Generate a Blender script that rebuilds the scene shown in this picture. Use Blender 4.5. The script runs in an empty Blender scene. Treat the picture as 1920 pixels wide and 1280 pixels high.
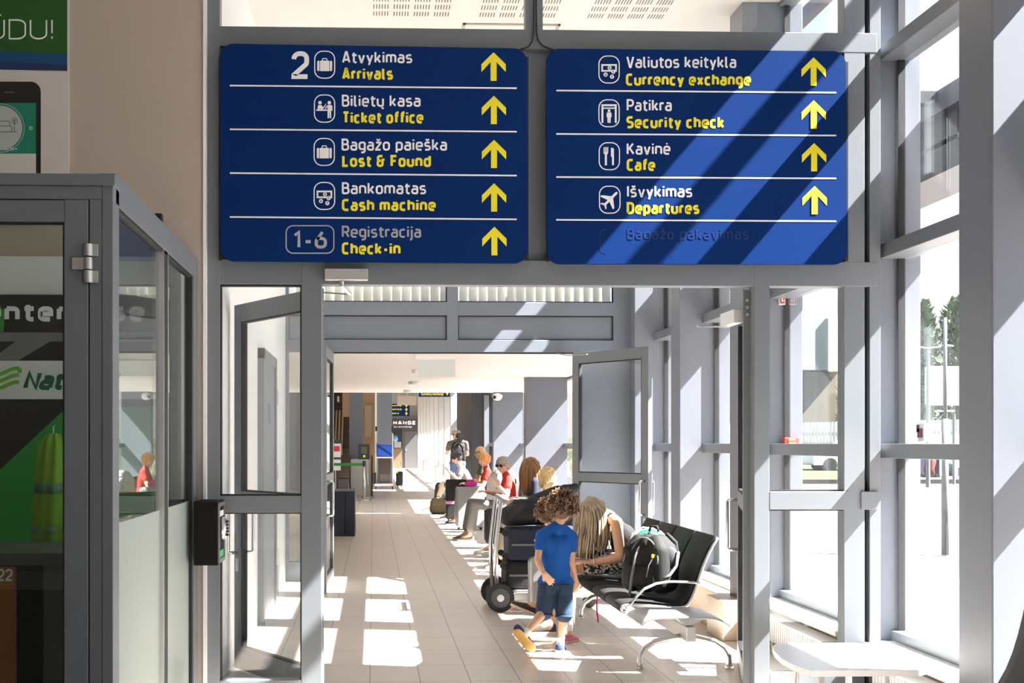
import bpy, bmesh, math, random
from mathutils import Vector, Matrix
random.seed(7)
sc = bpy.context.scene
COL = sc.collection

# ------------------------------------------------------------------ camera
EYE, F = 1.42, 2500.0                     # eye height (m), focal length in photo pixels
PSI = math.radians(2.0)
PPX, PPY = 787.3, 830.0
cam_d = bpy.data.cameras.new('camera')
cam = bpy.data.objects.new('camera', cam_d)
COL.objects.link(cam)
cam.location = (0, 0, EYE)
cam.rotation_euler = (math.pi/2, 0, -PSI)
cam_d.sensor_width = 36
cam_d.lens = 36*F/1920
cam_d.shift_x = (960-PPX)/1920
cam_d.shift_y = (PPY-640)/1920
cam_d.clip_start, cam_d.clip_end = .05, 2000
sc.camera = cam

# ------------------------------------------------------------------ world, sun, exposure
sc.view_settings.view_transform = 'Standard'
sc.view_settings.look = 'None'
sc.view_settings.gamma = 1
sc.view_settings.use_curve_mapping = False
sc.view_settings.exposure = 0.25
try:
    sc.cycles.transparent_max_bounces = 40
    sc.cycles.max_bounces = 14
    sc.cycles.diffuse_bounces = 6
    sc.cycles.glossy_bounces = 6
except Exception:
    pass
w = bpy.data.worlds.new('world')
sc.world = w
w.use_nodes = True
wt = w.node_tree
wt.nodes.clear()
wo = wt.nodes.new('ShaderNodeOutputWorld')
wb = wt.nodes.new('ShaderNodeBackground')
tc = wt.nodes.new('ShaderNodeTexCoord')
sp = wt.nodes.new('ShaderNodeSeparateXYZ')
rm = wt.nodes.new('ShaderNodeValToRGB')
rm.color_ramp.elements[0].position = .0
rm.color_ramp.elements[0].color = (.97, .99, 1, 1)
rm.color_ramp.elements[1].position = .75
rm.color_ramp.elements[1].color = (.50, .70, .97, 1)
wt.links.new(tc.outputs['Generated'], sp.inputs[0])
wt.links.new(sp.outputs['Z'], rm.inputs[0])
wt.links.new(rm.outputs[0], wb.inputs['Color'])
wb.inputs['Strength'].default_value = 1.5
wt.links.new(wb.outputs[0], wo.inputs['Surface'])

SUN = Vector((-.974, .225, -1.13)).normalized()
sun_d = bpy.data.lights.new('sun', 'SUN')
sun_d.energy = 57
sun_d.color = (1, .97, .925)
sun_d.angle = math.radians(.5)
sun = bpy.data.objects.new('sun', sun_d)
COL.objects.link(sun)
sun.rotation_euler = SUN.to_track_quat('-Z', 'Y').to_euler()
sun.location = (20, -8, 25)

# ------------------------------------------------------------------ photo pixel -> place
def K(x):
    u = (x-PPX)/F
    return (math.sin(PSI)+u*math.cos(PSI))/(math.cos(PSI)-u*math.sin(PSI))
def W(x, y, Y):
    X = K(x)*Y
    d = X*math.sin(PSI)+Y*math.cos(PSI)
    return Vector((X, Y, EYE+(PPY-y)/F*d))
def ZZ(x, y, Y):
    return W(x, y, Y).z

# ------------------------------------------------------------------ materials
MATS = {}
def mat(name, col, rough=.5, metal=0., spec=.5, noise=0., nscale=20., bump=0., bscale=60., emit=None, estr=1., sheen=0.):
    if name in MATS:
        return MATS[name]
    m = bpy.data.materials.new(name)
    m.use_nodes = True
    nt = m.node_tree
    b = nt.nodes['Principled BSDF']
    c = (col[0], col[1], col[2], 1)
    b.inputs['Base Color'].default_value = c
    b.inputs['Roughness'].default_value = rough
    b.inputs['Metallic'].default_value = metal
    b.inputs['Specular IOR Level'].default_value = spec
    if sheen:
        b.inputs['Sheen Weight'].default_value = sheen
    if emit:
        b.inputs['Emission Color'].default_value = (*emit, 1)
        b.inputs['Emission Strength'].default_value = estr
    if noise or bump:
        t = nt.nodes.new('ShaderNodeTexCoord')
    if noise:
        n = nt.nodes.new('ShaderNodeTexNoise')
        n.inputs['Scale'].default_value = nscale
        n.inputs['Detail'].default_value = 4
        nt.links.new(t.outputs['Object'], n.inputs['Vector'])
        mx = nt.nodes.new('ShaderNodeMix')
        mx.data_type = 'RGBA'
        mx.inputs[6].default_value = tuple(min(1, k*(1+noise)) for k in col)+(1,)
        mx.inputs[7].default_value = tuple(k*(1-noise) for k in col)+(1,)
        nt.links.new(n.outputs['Fac'], mx.inputs[0])
        nt.links.new(mx.outputs[2], b.inputs['Base Color'])
    if bump:
        n2 = nt.nodes.new('ShaderNodeTexNoise')
        n2.inputs['Scale'].default_value = bscale
        n2.inputs['Detail'].default_value = 3
        nt.links.new(t.outputs['Object'], n2.inputs['Vector'])
        bp = nt.nodes.new('ShaderNodeBump')
        bp.inputs['Strength'].default_value = bump
        bp.inputs['Distance'].default_value = .01
        nt.links.new(n2.outputs['Fac'], bp.inputs['Height'])
        nt.links.new(bp.outputs[0], b.inputs['Normal'])
    MATS[name] = m
    return m

def glass_mat(name, tint=(.96, .98, .98), gloss=1.0, frost=None, rough=.01):
    if name in MATS:
        return MATS[name]
    m = bpy.data.materials.new(name)
    m.use_nodes = True
    nt = m.node_tree
    nt.nodes.clear()
    o = nt.nodes.new('ShaderNodeOutputMaterial')
    tr = nt.nodes.new('ShaderNodeBsdfTransparent')
    tr.inputs[0].default_value = (*tint, 1)
    gl = nt.nodes.new('ShaderNodeBsdfGlossy')
    gl.inputs['Roughness'].default_value = rough
    gl.inputs['Color'].default_value = (gloss, gloss, gloss, 1)
    fr = nt.nodes.new('ShaderNodeFresnel')
    ge = nt.nodes.new('ShaderNodeNewGeometry')      # the same reflectance on both faces of a pane
    io = nt.nodes.new('ShaderNodeMapRange')
    io.inputs['To Min'].default_value = 1.5
    io.inputs['To Max'].default_value = 1/1.5
    nt.links.new(ge.outputs['Backfacing'], io.inputs['Value'])
    nt.links.new(io.outputs[0], fr.inputs['IOR'])
    mx = nt.nodes.new('ShaderNodeMixShader')
    nt.links.new(fr.outputs[0], mx.inputs[0])
    if frost:
        df = nt.nodes.new('ShaderNodeBsdfDiffuse')
        df.inputs[0].default_value = (*frost, 1)
        tl = nt.nodes.new('ShaderNodeBsdfTranslucent')
        tl.inputs[0].default_value = (*frost, 1)
        m1 = nt.nodes.new('ShaderNodeMixShader')
        m1.inputs[0].default_value = .5
        nt.links.new(df.outputs[0], m1.inputs[1])
        nt.links.new(tl.outputs[0], m1.inputs[2])
        m2 = nt.nodes.new('ShaderNodeMixShader')
        m2.inputs[0].default_value = .9
        nt.links.new(tr.outputs[0], m2.inputs[1])
        nt.links.new(m1.outputs[0], m2.inputs[2])
        nt.links.new(m2.outputs[0], mx.inputs[1])
    else:
        nt.links.new(tr.outputs[0], mx.inputs[1])
    nt.links.new(gl.outputs[0], mx.inputs[2])
    nt.links.new(mx.outputs[0], o.inputs['Surface'])
    MATS[name] = m
    return m

def tile_mat():
    m = bpy.data.materials.new('floor_tiles')
    m.use_nodes = True
    nt = m.node_tree
    b = nt.nodes['Principled BSDF']
    t = nt.nodes.new('ShaderNodeTexCoord')
    mp = nt.nodes.new('ShaderNodeMapping')
    mp.inputs['Rotation'].default_value = (0, 0, math.pi/2)
    br = nt.nodes.new('ShaderNodeTexBrick')
    br.offset = 0.0
    br.inputs['Color1'].default_value = (.60, .53, .472, 1)
    br.inputs['Color2'].default_value = (.572, .505, .448, 1)
    br.inputs['Mortar'].default_value = (.23, .20, .175, 1)
    br.inputs['Scale'].default_value = 1
    br.inputs['Mortar Size'].default_value = .004
    br.inputs['Mortar Smooth'].default_value = .2
    br.inputs['Brick Width'].default_value = .6
    br.inputs['Row Height'].default_value = .3
    mp.inputs['Location'].default_value = (.13, .02, 0)
    n = nt.nodes.new('ShaderNodeTexNoise')
    n.inputs['Scale'].default_value = 6
    n.inputs['Detail'].default_value = 5
    mx = nt.nodes.new('ShaderNodeMix')
    mx.data_type = 'RGBA'
    mx.blend_type = 'MULTIPLY'
    mx.inputs[0].default_value = .12
    nt.links.new(t.outputs['Object'], mp.inputs[0])
    nt.links.new(mp.outputs[0], br.inputs['Vector'])
    nt.links.new(t.outputs['Object'], n.inputs['Vector'])
    nt.links.new(br.outputs['Color'], mx.inputs[6])
    nt.links.new(n.outputs['Fac'], mx.inputs[7])
    nt.links.new(mx.outputs[2], b.inputs['Base Color'])
    b.inputs['Roughness'].default_value = .34
    MATS['floor_tiles'] = m
    return m

M = {}
M['tile'] = tile_mat()
M['frame'] = mat('grey_painted_aluminium', (.152, .168, .188), .42, noise=.03, nscale=300)
M['frame_dark'] = mat('dark_grey_aluminium', (.15, .15, .155), .45, noise=.03, nscale=300)
M['pillar'] = mat('pale_grey_cladding', (.168, .182, .218), .45, noise=.02, nscale=4)
M['panel'] = mat('blue_grey_panel', (.158, .182, .222), .5, noise=.02, nscale=200)
M['gasket'] = mat('black_gasket', (.012, .012, .014), .6)
M['white'] = mat('white_paint', (.78, .78, .78), .55)
M['whitewall'] = mat('white_wall', (.84, .85, .86), .7, noise=.02, nscale=5)
M['beige'] = mat('beige_plaster', (.43, .37, .32), .85, noise=.03, nscale=120, bump=.08, bscale=300)
M['ceil'] = mat('ceiling_paint', (.90, .87, .84), .8)
M['ceil2'] = mat('ceiling_paint_hall', (.70, .67, .635), .8)
M['slot'] = mat('perforation_dark', (.10, .095, .09), .9)
M['glass'] = glass_mat('clear_glass', (.985, .992, .99))
M['boothglass'] = glass_mat('booth_glass', (.85, .9, .88))
M['frost'] = glass_mat('frosted_glass', (.9, .95, .92), .6, (.66, .76, .71), .45)
M['steel'] = mat('brushed_steel', (.62, .61, .6), .3, 1, noise=.04, nscale=200)
M['chrome'] = mat('polished_steel', (.8, .8, .8), .12, 1)
M['alu'] = mat('satin_aluminium', (.60, .60, .60), .38, .85)
M['signblue'] = mat('navy_sign_board', (.003, .023, .12), .5, spec=.06, noise=.05, nscale=40)
M['letter'] = mat('white_vinyl', (.83, .83, .85), .5)
M['lettergrey'] = mat('faded_vinyl', (.36, .38, .42), .5)
M['yellow'] = mat('yellow_vinyl', (.83, .72, .012), .5)
M['black'] = mat('black_plastic', (.012, .012, .013), .45)
M['matt'] = mat('matt_black', (.006, .005, .005), .6, spec=.15)
M['blackfab'] = mat('black_fabric', (.010, .010, .011), .75, spec=.35, bump=.25, bscale=250)
M['charcoal'] = mat('charcoal_fabric', (.045, .045, .05), .9, bump=.2, bscale=250)
M['rubber'] = mat('black_rubber', (.02, .02, .02), .7)
M['stone'] = mat('beige_stone_tile', (.60, .47, .34), .4, noise=.06, nscale=30)
M['whiteplastic'] = mat('white_plastic', (.80, .80, .79), .4)

# ------------------------------------------------------------------ mesh builder
class MB:
    def __init__(s):
        s.v, s.f, s.m = [], [], []
    def add(s, vs, fs, mi=0):
        b = len(s.v)
        s.v += [Vector(v) for v in vs]
        s.f += [tuple(b+i for i in f) for f in fs]
        s.m += [mi]*len(fs)
        return s
    def box(s, x0, x1, y0, y1, z0, z1, mi=0):
        if x0 > x1: x0, x1 = x1, x0
        if y0 > y1: y0, y1 = y1, y0
        if z0 > z1: z0, z1 = z1, z0
        v = [(x0,y0,z0),(x1,y0,z0),(x1,y1,z0),(x0,y1,z0),(x0,y0,z1),(x1,y0,z1),(x1,y1,z1),(x0,y1,z1)]
        return s.add(v, [(0,3,2,1),(4,5,6,7),(0,1,5,4),(1,2,6,5),(2,3,7,6),(3,0,4,7)], mi)
    def obox(s, c, ax, ay, az, hx, hy, hz, mi=0):      # oriented box, axes = unit vectors, half sizes
        c, ax, ay, az = Vector(c), Vector(ax), Vector(ay), Vector(az)
        v = [c+ax*i*hx+ay*j*hy+az*k*hz for k in (-1,1) for i, j in ((-1,-1),(1,-1),(1,1),(-1,1))]
        return s.add(v, [(0,3,2,1),(4,5,6,7),(0,1,5,4),(1,2,6,5),(2,3,7,6),(3,0,4,7)], mi)
    def bar(s, p0, p1, wx, wz, mi=0, up=(0,0,1)):      # rectangular bar from p0 to p1
        p0, p1 = Vector(p0), Vector(p1)
        d = (p1-p0); L = d.length; d.normalize()
        a = d.cross(Vector(up))
        if a.length < 1e-4: a = d.cross(Vector((1,0,0)))
        a.normalize(); b = a.cross(d)
        return s.obox((p0+p1)/2, d, a, b, L/2, wx/2, wz/2, mi)
    def tube(s, pts, r, n=10, mi=0, closed=False, caps=True):
        pts = [Vector(p) for p in pts]
        rs = r if isinstance(r, (list, tuple)) else [r]*len(pts)
        N = len(pts)
        b0 = len(s.v)
        nrm = None
        for i, p in enumerate(pts):
            if closed:
                t = (pts[(i+1) % N]-pts[i-1])
            else:
                t = pts[min(i+1, N-1)]-pts[max(i-1, 0)]
            if t.length < 1e-9: t = Vector((0,0,1))
            t.normalize()
            if nrm is None:
                nrm = t.cross(Vector((0,0,1)))
                if nrm.length < .05: nrm = t.cross(Vector((1,0,0)))
                nrm.normalize()
            else:
                nrm = nrm-t*nrm.dot(t)
                if nrm.length < 1e-6: nrm = t.cross(Vector((1,0,0)))
                nrm.normalize()
            bn = t.cross(nrm)
            for k in range(n):
                a = 2*math.pi*k/n
                s.v.append(p+(nrm*math.cos(a)+bn*math.sin(a))*rs[i])
        for i in range(N if closed else N-1):
            j = (i+1) % N
            for k in range(n):
                k2 = (k+1) % n
                s.f.append((b0+i*n+k, b0+j*n+k, b0+j*n+k2, b0+i*n+k2)); s.m.append(mi)
        if caps and not closed:
            s.f.append(tuple(b0+k for k in range(n))); s.m.append(mi)
            s.f.append(tuple(b0+(N-1)*n+k for k in reversed(range(n)))); s.m.append(mi)
        return s
    def cyl(s, p0, p1, r, n=20, mi=0):
        return s.tube([p0, p1], r, n, mi)
    def ell(s, c, r, rot=None, nu=16, nv=10, mi=0):     # ellipsoid
        c = Vector(c)
        b0 = len(s.v)
        for j in range(nv+1):
            th = math.pi*j/nv
            for i in range(nu):
                ph = 2*math.pi*i/nu
                p = Vector((r[0]*math.sin(th)*math.cos(ph), r[1]*math.sin(th)*math.sin(ph), r[2]*math.cos(th)))
                if rot is not None: p = rot @ p
                s.v.append(c+p)
        for j in range(nv):
            for i in range(nu):
                i2 = (i+1) % nu
                s.f.append((b0+j*nu+i, b0+(j+1)*nu+i, b0+(j+1)*nu+i2, b0+j*nu+i2)); s.m.append(mi)
        return s
    def cap(s, p0, r0, p1, r1, n=14):                   # tapered capsule with round ends
        p0, p1 = Vector(p0), Vector(p1)
        d = p1-p0
        L = d.length
        d = d/L if L > 1e-6 else Vector((0,0,1))
        pts, rs = [], []
        for i in range(5):
            a = math.pi/2*i/5
            pts.append(p0-d*r0*math.cos(a)); rs.append(max(r0*math.sin(a), r0*.04))
        pts.append(p0); rs.append(r0)
        pts.append(p1); rs.append(r1)
        for i in range(1, 6):
            a = math.pi/2*i/5
            pts.append(p1+d*r1*math.sin(a)); rs.append(max(r1*math.cos(a), r1*.04))
        return s.tube(pts, rs, n)
    def prism(s, poly, axis, a0, a1, mi=0, mi_side=None):   # polygon of 2D points extruded along axis 'x','y' or 'z'
        def P(q, a):
            if axis == 'y': return (q[0], a, q[1])
            if axis == 'x': return (a, q[0], q[1])
            return (q[0], q[1], a)
        n = len(poly)
        v = [P(q, a0) for q in poly]+[P(q, a1) for q in poly]
        ar = sum(poly[i][0]*poly[(i+1) % n][1]-poly[(i+1) % n][0]*poly[i][1] for i in range(n))
        f1, f2 = tuple(range(n)), tuple(range(2*n-1, n-1, -1))
        s.add(v, [f1, f2], mi)
        s.add(v, [(i, n+i, n+(i+1) % n, (i+1) % n) for i in range(n)], mi if mi_side is None else mi_side)
        return s
    def sheet(s, rows, thick=0, mi=0):                   # grid of points (rows of equal length)
        R, C_ = len(rows), len(rows[0])
        v = [Vector(p) for r in rows for p in r]
        f = [(i*C_+j, i*C_+j+1, (i+1)*C_+j+1, (i+1)*C_+j) for i in range(R-1) for j in range(C_-1)]
        return s.add(v, f, mi)
    def loft(s, rings, mi=0, caps=True, closed=True):
        n = len(rings[0]); b0 = len(s.v)
        for r in rings: s.v += [Vector(p) for p in r]
        for i in range(len(rings)-1):
            for k in range(n if closed else n-1):
                k2 = (k+1) % n
                s.f.append((b0+i*n+k, b0+(i+1)*n+k, b0+(i+1)*n+k2, b0+i*n+k2)); s.m.append(mi)
        if caps:
            s.f.append(tuple(b0+k for k in range(n))); s.m.append(mi)
            s.f.append(tuple(b0+(len(rings)-1)*n+k for k in reversed(range(n)))); s.m.append(mi)
        return s
    def xform(s, mtx, start=0):
        for i in range(start, len(s.v)): s.v[i] = mtx @ s.v[i]
        return s

ORG = {}
def build(name, mb, mats, parent=None, smooth=False, bevel=0, origin=None, bseg=2, fixn=True, subsurf=0, solid=0):
    me = bpy.data.meshes.new(name)
    if parent is not None: origin = ORG[parent.name]
    origin = Vector(origin) if origin is not None else Vector((0,0,0))
    me.from_pydata([v-origin for v in mb.v], [], mb.f)
    if not isinstance(mats, (list, tuple)): mats = [mats]
    for m in mats: me.materials.append(m)
    me.polygons.foreach_set('material_index', mb.m)
    if fixn:
        bm = bmesh.new(); bm.from_mesh(me)
        bmesh.ops.recalc_face_normals(bm, faces=bm.faces)
        bm.to_mesh(me); bm.free()
    o = bpy.data.objects.new(name, me)
    COL.objects.link(o)
    ORG[o.name] = origin
    if parent is not None: o.parent = parent
    else: o.location = origin
    if smooth: me.polygons.foreach_set('use_smooth', [True]*len(me.polygons))
    if solid:
        md = o.modifiers.new('thickness', 'SOLIDIFY'); md.thickness = solid; md.offset = 0
    if bevel:
        md = o.modifiers.new('bevel', 'BEVEL'); md.width = bevel; md.segments = bseg; md.limit_method = 'ANGLE'; md.angle_limit = math.radians(40)
    if subsurf:
        md = o.modifiers.new('smooth', 'SUBSURF'); md.levels = subsurf; md.render_levels = subsurf
    return o
def tag(o, label, cat, group=None, kind=None):
    o['label'] = label; o['category'] = cat
    if group: o['group'] = group
    if kind: o['kind'] = kind
    return o
def thing(name, label, cat, loc=(0,0,0), group=None):
    o = bpy.data.objects.new(name, None)
    o.empty_display_size = .1
    COL.objects.link(o)
    o.location = loc
    ORG[o.name] = Vector(loc)
    return tag(o, label, cat, group)
def struct(name, mb=None, mats=None, parent=None, **kw):
    if mb is None:
        o = bpy.data.objects.new(name, None); COL.objects.link(o); ORG[o.name] = Vector((0,0,0))
    else:
        o = build(name, mb, mats, parent, **kw)
    if parent is None: o['kind'] = 'structure'
    return o
def copy_tree(o, parent=None):
    c = o.copy(); COL.objects.link(c); ORG[c.name] = ORG[o.name]
    if parent is not None:
        c.parent = parent
    for ch in list(o.children): copy_tree(ch, c)
    return c
def blob(name, parts, material, parent=None, voxel=.008, smooth=3, origin=None, cut=None):
    """one continuous skin grown over tapered capsules (p0,r0,p1,r1) and ellipsoids ('e',c,r[,rot])"""
    mb = MB()
    for p in parts:
        if p[0] == 'e': mb.ell(p[1], p[2], p[3] if len(p) > 3 else None, 20, 14)
        else: mb.cap(*p)
    if parent is not None: origin = ORG[parent.name]
    origin = Vector(origin) if origin is not None else Vector((0,0,0))
    me = bpy.data.meshes.new('tmp')
    me.from_pydata([v-origin for v in mb.v], [], mb.f)
    bm = bmesh.new(); bm.from_mesh(me)
    bmesh.ops.remove_doubles(bm, verts=bm.verts, dist=1e-6)
    bmesh.ops.recalc_face_normals(bm, faces=bm.faces)
    bm.to_mesh(me); bm.free()
    t = bpy.data.objects.new('tmp', me); COL.objects.link(t)
    r = t.modifiers.new('r', 'REMESH'); r.mode = 'VOXEL'; r.voxel_size = voxel; r.use_smooth_shade = True
    if smooth:
        q = t.modifiers.new('s', 'SMOOTH'); q.iterations = smooth; q.factor = .5
    dg = bpy.context.evaluated_depsgraph_get()
    ev = t.evaluated_get(dg)
    m2 = bpy.data.meshes.new_from_object(ev)
    m2.name = name
    if cut is not None:                                  # trim to a clean hem: (point, normal of the removed side)
        bm = bmesh.new(); bm.from_mesh(m2)
        bmesh.ops.bisect_plane(bm, geom=bm.verts[:]+bm.edges[:]+bm.faces[:], plane_co=Vector(cut[0])-origin, plane_no=Vector(cut[1]), clear_outer=True)
        bm.to_mesh(m2); bm.free()
    bpy.data.objects.remove(t); bpy.data.meshes.remove(me)
    m2.materials.clear(); m2.materials.append(material)
    m2.polygons.foreach_set('material_index', [0]*len(m2.polygons))
    m2.polygons.foreach_set('use_smooth', [True]*len(m2.polygons))
    o = bpy.data.objects.new(name, m2); COL.objects.link(o)
    ORG[o.name] = origin
    if parent is not None: o.parent = parent
    else: o.location = origin
    return o

# ------------------------------------------------------------------ stroke lettering (rounded grotesque)
def fillet(pts, r, closed=False, seg=6):
    out = []
    n = len(pts)
    for i in range(n):
        p = Vector(pts[i][:2])
        rr = pts[i][2] if len(pts[i]) > 2 else r
        if (not closed and i in (0, n-1)) or rr <= 0:
            out.append(p); continue
        a = Vector(pts[i-1][:2]); b = Vector(pts[(i+1) % n][:2])
        u, v = (a-p), (b-p)
        lu, lv = u.length, v.length
        if lu < 1e-6 or lv < 1e-6: out.append(p); continue
        u /= lu; v /= lv
        ang = math.acos(max(-1, min(1, u.dot(v))))
        if ang > 3.1: out.append(p); continue
        lim = min(lu*(.5 if (closed or 0 < i-1) else 1), lv*(.5 if (closed or i+1 < n-1) else 1))
        d = min(rr/math.tan(ang/2), lim)
        R = d*math.tan(ang/2)
        c = p+(u+v).normalized()*(R/math.sin(ang/2))
        s0, s1 = p+u*d-c, p+v*d-c
        a0, a1 = math.atan2(s0.y, s0.x), math.atan2(s1.y, s1.x)
        da = (a1-a0+math.pi) % (2*math.pi)-math.pi
        for k in range(seg+1):
            t = a0+da*k/seg
            out.append(c+Vector((math.cos(t), math.sin(t)))*R)
    return out
def stroke(mb, pts, wd, place, closed=False, mi=0):
    P = [pts[0]]
    for p in pts[1:]:
        if (p-P[-1]).length > 1e-5: P.append(p)
    if closed and (P[0]-P[-1]).length < 1e-5: P.pop()
    n = len(P)
    L, R = [], []
    for i in range(n):
        if closed: a, b = P[i-1], P[(i+1) % n]
        else: a, b = P[max(i-1, 0)], P[min(i+1, n-1)]
        d0 = (P[i]-a); d1 = (b-P[i])
        if d0.length < 1e-9: d0 = d1
        if d1.length < 1e-9: d1 = d0
        d0 = d0.normalized(); d1 = d1.normalized()
        n0 = Vector((-d0.y, d0.x)); n1 = Vector((-d1.y, d1.x))
        m = n0+n1
        if m.length < 1e-3: m = n0
        m.normalize()
        k = 1/max(.68, m.dot(n0))
        L.append(P[i]+m*wd/2*k); R.append(P[i]-m*wd/2*k)
    v = [place(q) for q in L]+[place(q) for q in R]
    f = [(i, (i+1) % n, n+(i+1) % n, n+i) for i in range(n if closed else n-1)]
    mb.add(v, f, mi)
X_ = .70
GLYPH = {
 'a': (.46, [[(.05,X_),(.46,X_),(.46,0)], [(.46,.41),(0,.41),(0,0),(.46,0,0)]], .17),
 'b': (.48, [[(0,1),(0,0)], [(0,0),(.48,0),(.48,X_),(0,X_)]], .2),
 'c': (.42, [[(.43,X_),(0,X_),(0,0),(.43,0)]], .2),
 'd': (.48, [[(.48,1),(.48,0)], [(.48,0),(0,0),(0,X_),(.48,X_)]], .2),
 'e': (.48, [[(0,.35),(.48,.35,0),(.48,X_),(0,X_),(0,0),(.44,0)]], .2),
 'f': (.32, [[(.1,0),(.1,1),(.36,1)], [(-.04,X_),(.32,X_)]], .18),
 'g': (.48, [[(.48,X_,0),(0,X_),(0,.06),(.48,.06,0)], [(.48,X_),(.48,-.27),(.16,-.27)]], .19),
 'h': (.48, [[(0,1),(0,0)], [(0,X_),(.48,X_),(.48,0)]], .2),
 'i': (.02, [[(.01,0),(.01,X_)], [(.01,.86),(.01,1)]], 0),
 'j': (.06, [[(.05,X_),(.05,-.27),(-.12,-.27)], [(.05,.86),(.05,1)]], .14),
 'k': (.44, [[(0,1),(0,0)], [(.0,.31),(.15,.31),(.41,X_)], [(.15,.36),(.44,0)]], .05),
 'l': (.14, [[(0,1),(0,0),(.17,0)]], .12),
 'm': (.78, [[(0,0),(0,X_)], [(0,X_),(.39,X_),(.39,0)], [(.39,X_),(.78,X_),(.78,0)]], .17),
 'n': (.48, [[(0,0),(0,X_)], [(0,X_),(.48,X_),(.48,0)]], .2),
 'o': (.48, [[(0,0),(.48,0),(.48,X_),(0,X_)]], .2, 1),
 'p': (.48, [[(0,-.28),(0,X_)], [(0,0),(.48,0),(.48,X_),(0,X_)]], .2),
 'r': (.3, [[(0,0),(0,X_)], [(0,X_-.02),(.32,X_-.02)]], .16),
 's': (.42, [[(.41,X_),(0,X_),(0,.36),(.42,.36),(.42,0),(0,0)]], .16),
 't': (.34, [[(.11,.94),(.11,0),(.36,0)], [(-.05,X_),(.37,X_)]], .15),
 'u': (.48, [[(0,X_),(0,0),(.48,0)], [(.48,X_),(.48,0)]], .2),
 'v': (.46, [[(0,X_),(.205,0),(.255,0),(.46,X_)]], 0),
 'x': (.44, [[(0,X_),(.44,0)], [(.44,X_),(0,0)]], 0),
 'y': (.46, [[(0,X_),(.24,.02)], [(.46,X_),(.15,-.27)]], 0),
 'z': (.4, [[(0,X_),(.4,X_),(.4,X_-.06),(0,.06),(0,0),(.4,0)]], 0),
 'A': (.58, [[(0,0),(.25,1),(.33,1),(.58,0)], [(.08,.25),(.5,.25)]], 0),
 'B': (.5, [[(0,0),(0,1,0),(.47,1),(.47,.53),(0,.53)], [(0,.53),(.51,.53),(.51,0),(0,0,0)]], .2),
 'C': (.5, [[(.51,1),(0,1),(0,0),(.51,0)]], .24),
 'D': (.53, [[(0,0),(.53,0),(.53,1),(0,1,0),(0,0)]], .27),
 'E': (.44, [[(.46,1),(0,1,0),(0,0,0),(.46,0)], [(0,.52),(.4,.52)]], 0),
 'F': (.44, [[(.46,1),(0,1,0),(0,0)], [(0,.5),(.4,.5)]], 0),
 'G': (.53, [[(.52,1),(0,1),(0,0),(.53,0),(.53,.48,0),(.28,.48)]], .22),
 'H': (.52, [[(0,0),(0,1)], [(.52,0),(.52,1)], [(0,.5),(.52,.5)]], 0),
 'I': (.02, [[(.01,0),(.01,1)]], 0),
 'J': (.4, [[(.4,1),(.4,0),(0,0)]], .22),
 'K': (.54, [[(0,1),(0,0)], [(.5,1),(.06,.42)], [(.18,.56),(.54,0)]], 0),
 'L': (.42, [[(0,1),(0,0,0),(.44,0)]], 0),
 'M': (.64, [[(0,0),(0,1),(.32,.35),(.64,1),(.64,0)]], 0),
 'N': (.54, [[(0,0),(0,1),(.54,0),(.54,1)]], 0),
 'O': (.54, [[(0,0),(.54,0),(.54,1),(0,1)]], .25, 1),
 'P': (.5, [[(0,0),(0,1,0),(.51,1),(.51,.43),(0,.43)]], .22),
 'R': (.51, [[(0,0),(0,1,0),(.5,1),(.5,.46),(0,.46)], [(.28,.46),(.53,0)]], .2),
 'S': (.5, [[(.5,1),(0,1),(0,.51),(.5,.51),(.5,0),(0,0)]], .2),
 'T': (.5, [[(-.01,1),(.51,1)], [(.25,1),(.25,0)]], 0),
 'U': (.53, [[(0,1),(0,0),(.53,0),(.53,1)]], .27),
 'V': (.56, [[(0,1),(.24,0),(.32,0),(.56,1)]], 0),
 'X': (.52, [[(0,1),(.52,0)], [(.52,1),(0,0)]], 0),
 'Z': (.48, [[(0,1),(.48,1),(.48,.93),(0,.07),(0,0),(.48,0)]], 0),
 '1': (.28, [[(0,.78),(.22,1,0),(.22,0)]], 0),
 '2': (.5, [[(.0,.76),(.0,1),(.5,1),(.5,.56,.2),(.0,.07,0),(.0,0,0),(.53,0)]], .25),
 '3': (.48, [[(0,1),(.48,1),(.48,.53),(.16,.53)], [(.16,.53),(.5,.53),(.5,0),(0,0)]], .2),
 '6': (.5, [[(.34,1),(0,.42,.12),(0,0),(.5,0),(.5,.58),(.02,.58)]], .22),
 '&': (.62, [[(.46,1),(.02,1),(.02,.52),(.24,.52)], [(.3,.52),(.0,.52),(.0,0),(.46,0),(.46,.52,0),(.34,.52)], [(.40,.62),(.66,.62)]], .19),
 '-': (.28, [[(0,.36),(.28,.36)]], 0),
 '!': (.02, [[(.01,.3),(.01,1)], [(.01,0),(.01,.12)]], 0),
 '0': (.5, [[(0,0),(.5,0),(.5,1),(0,1)]], .25, 1),
}
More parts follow.
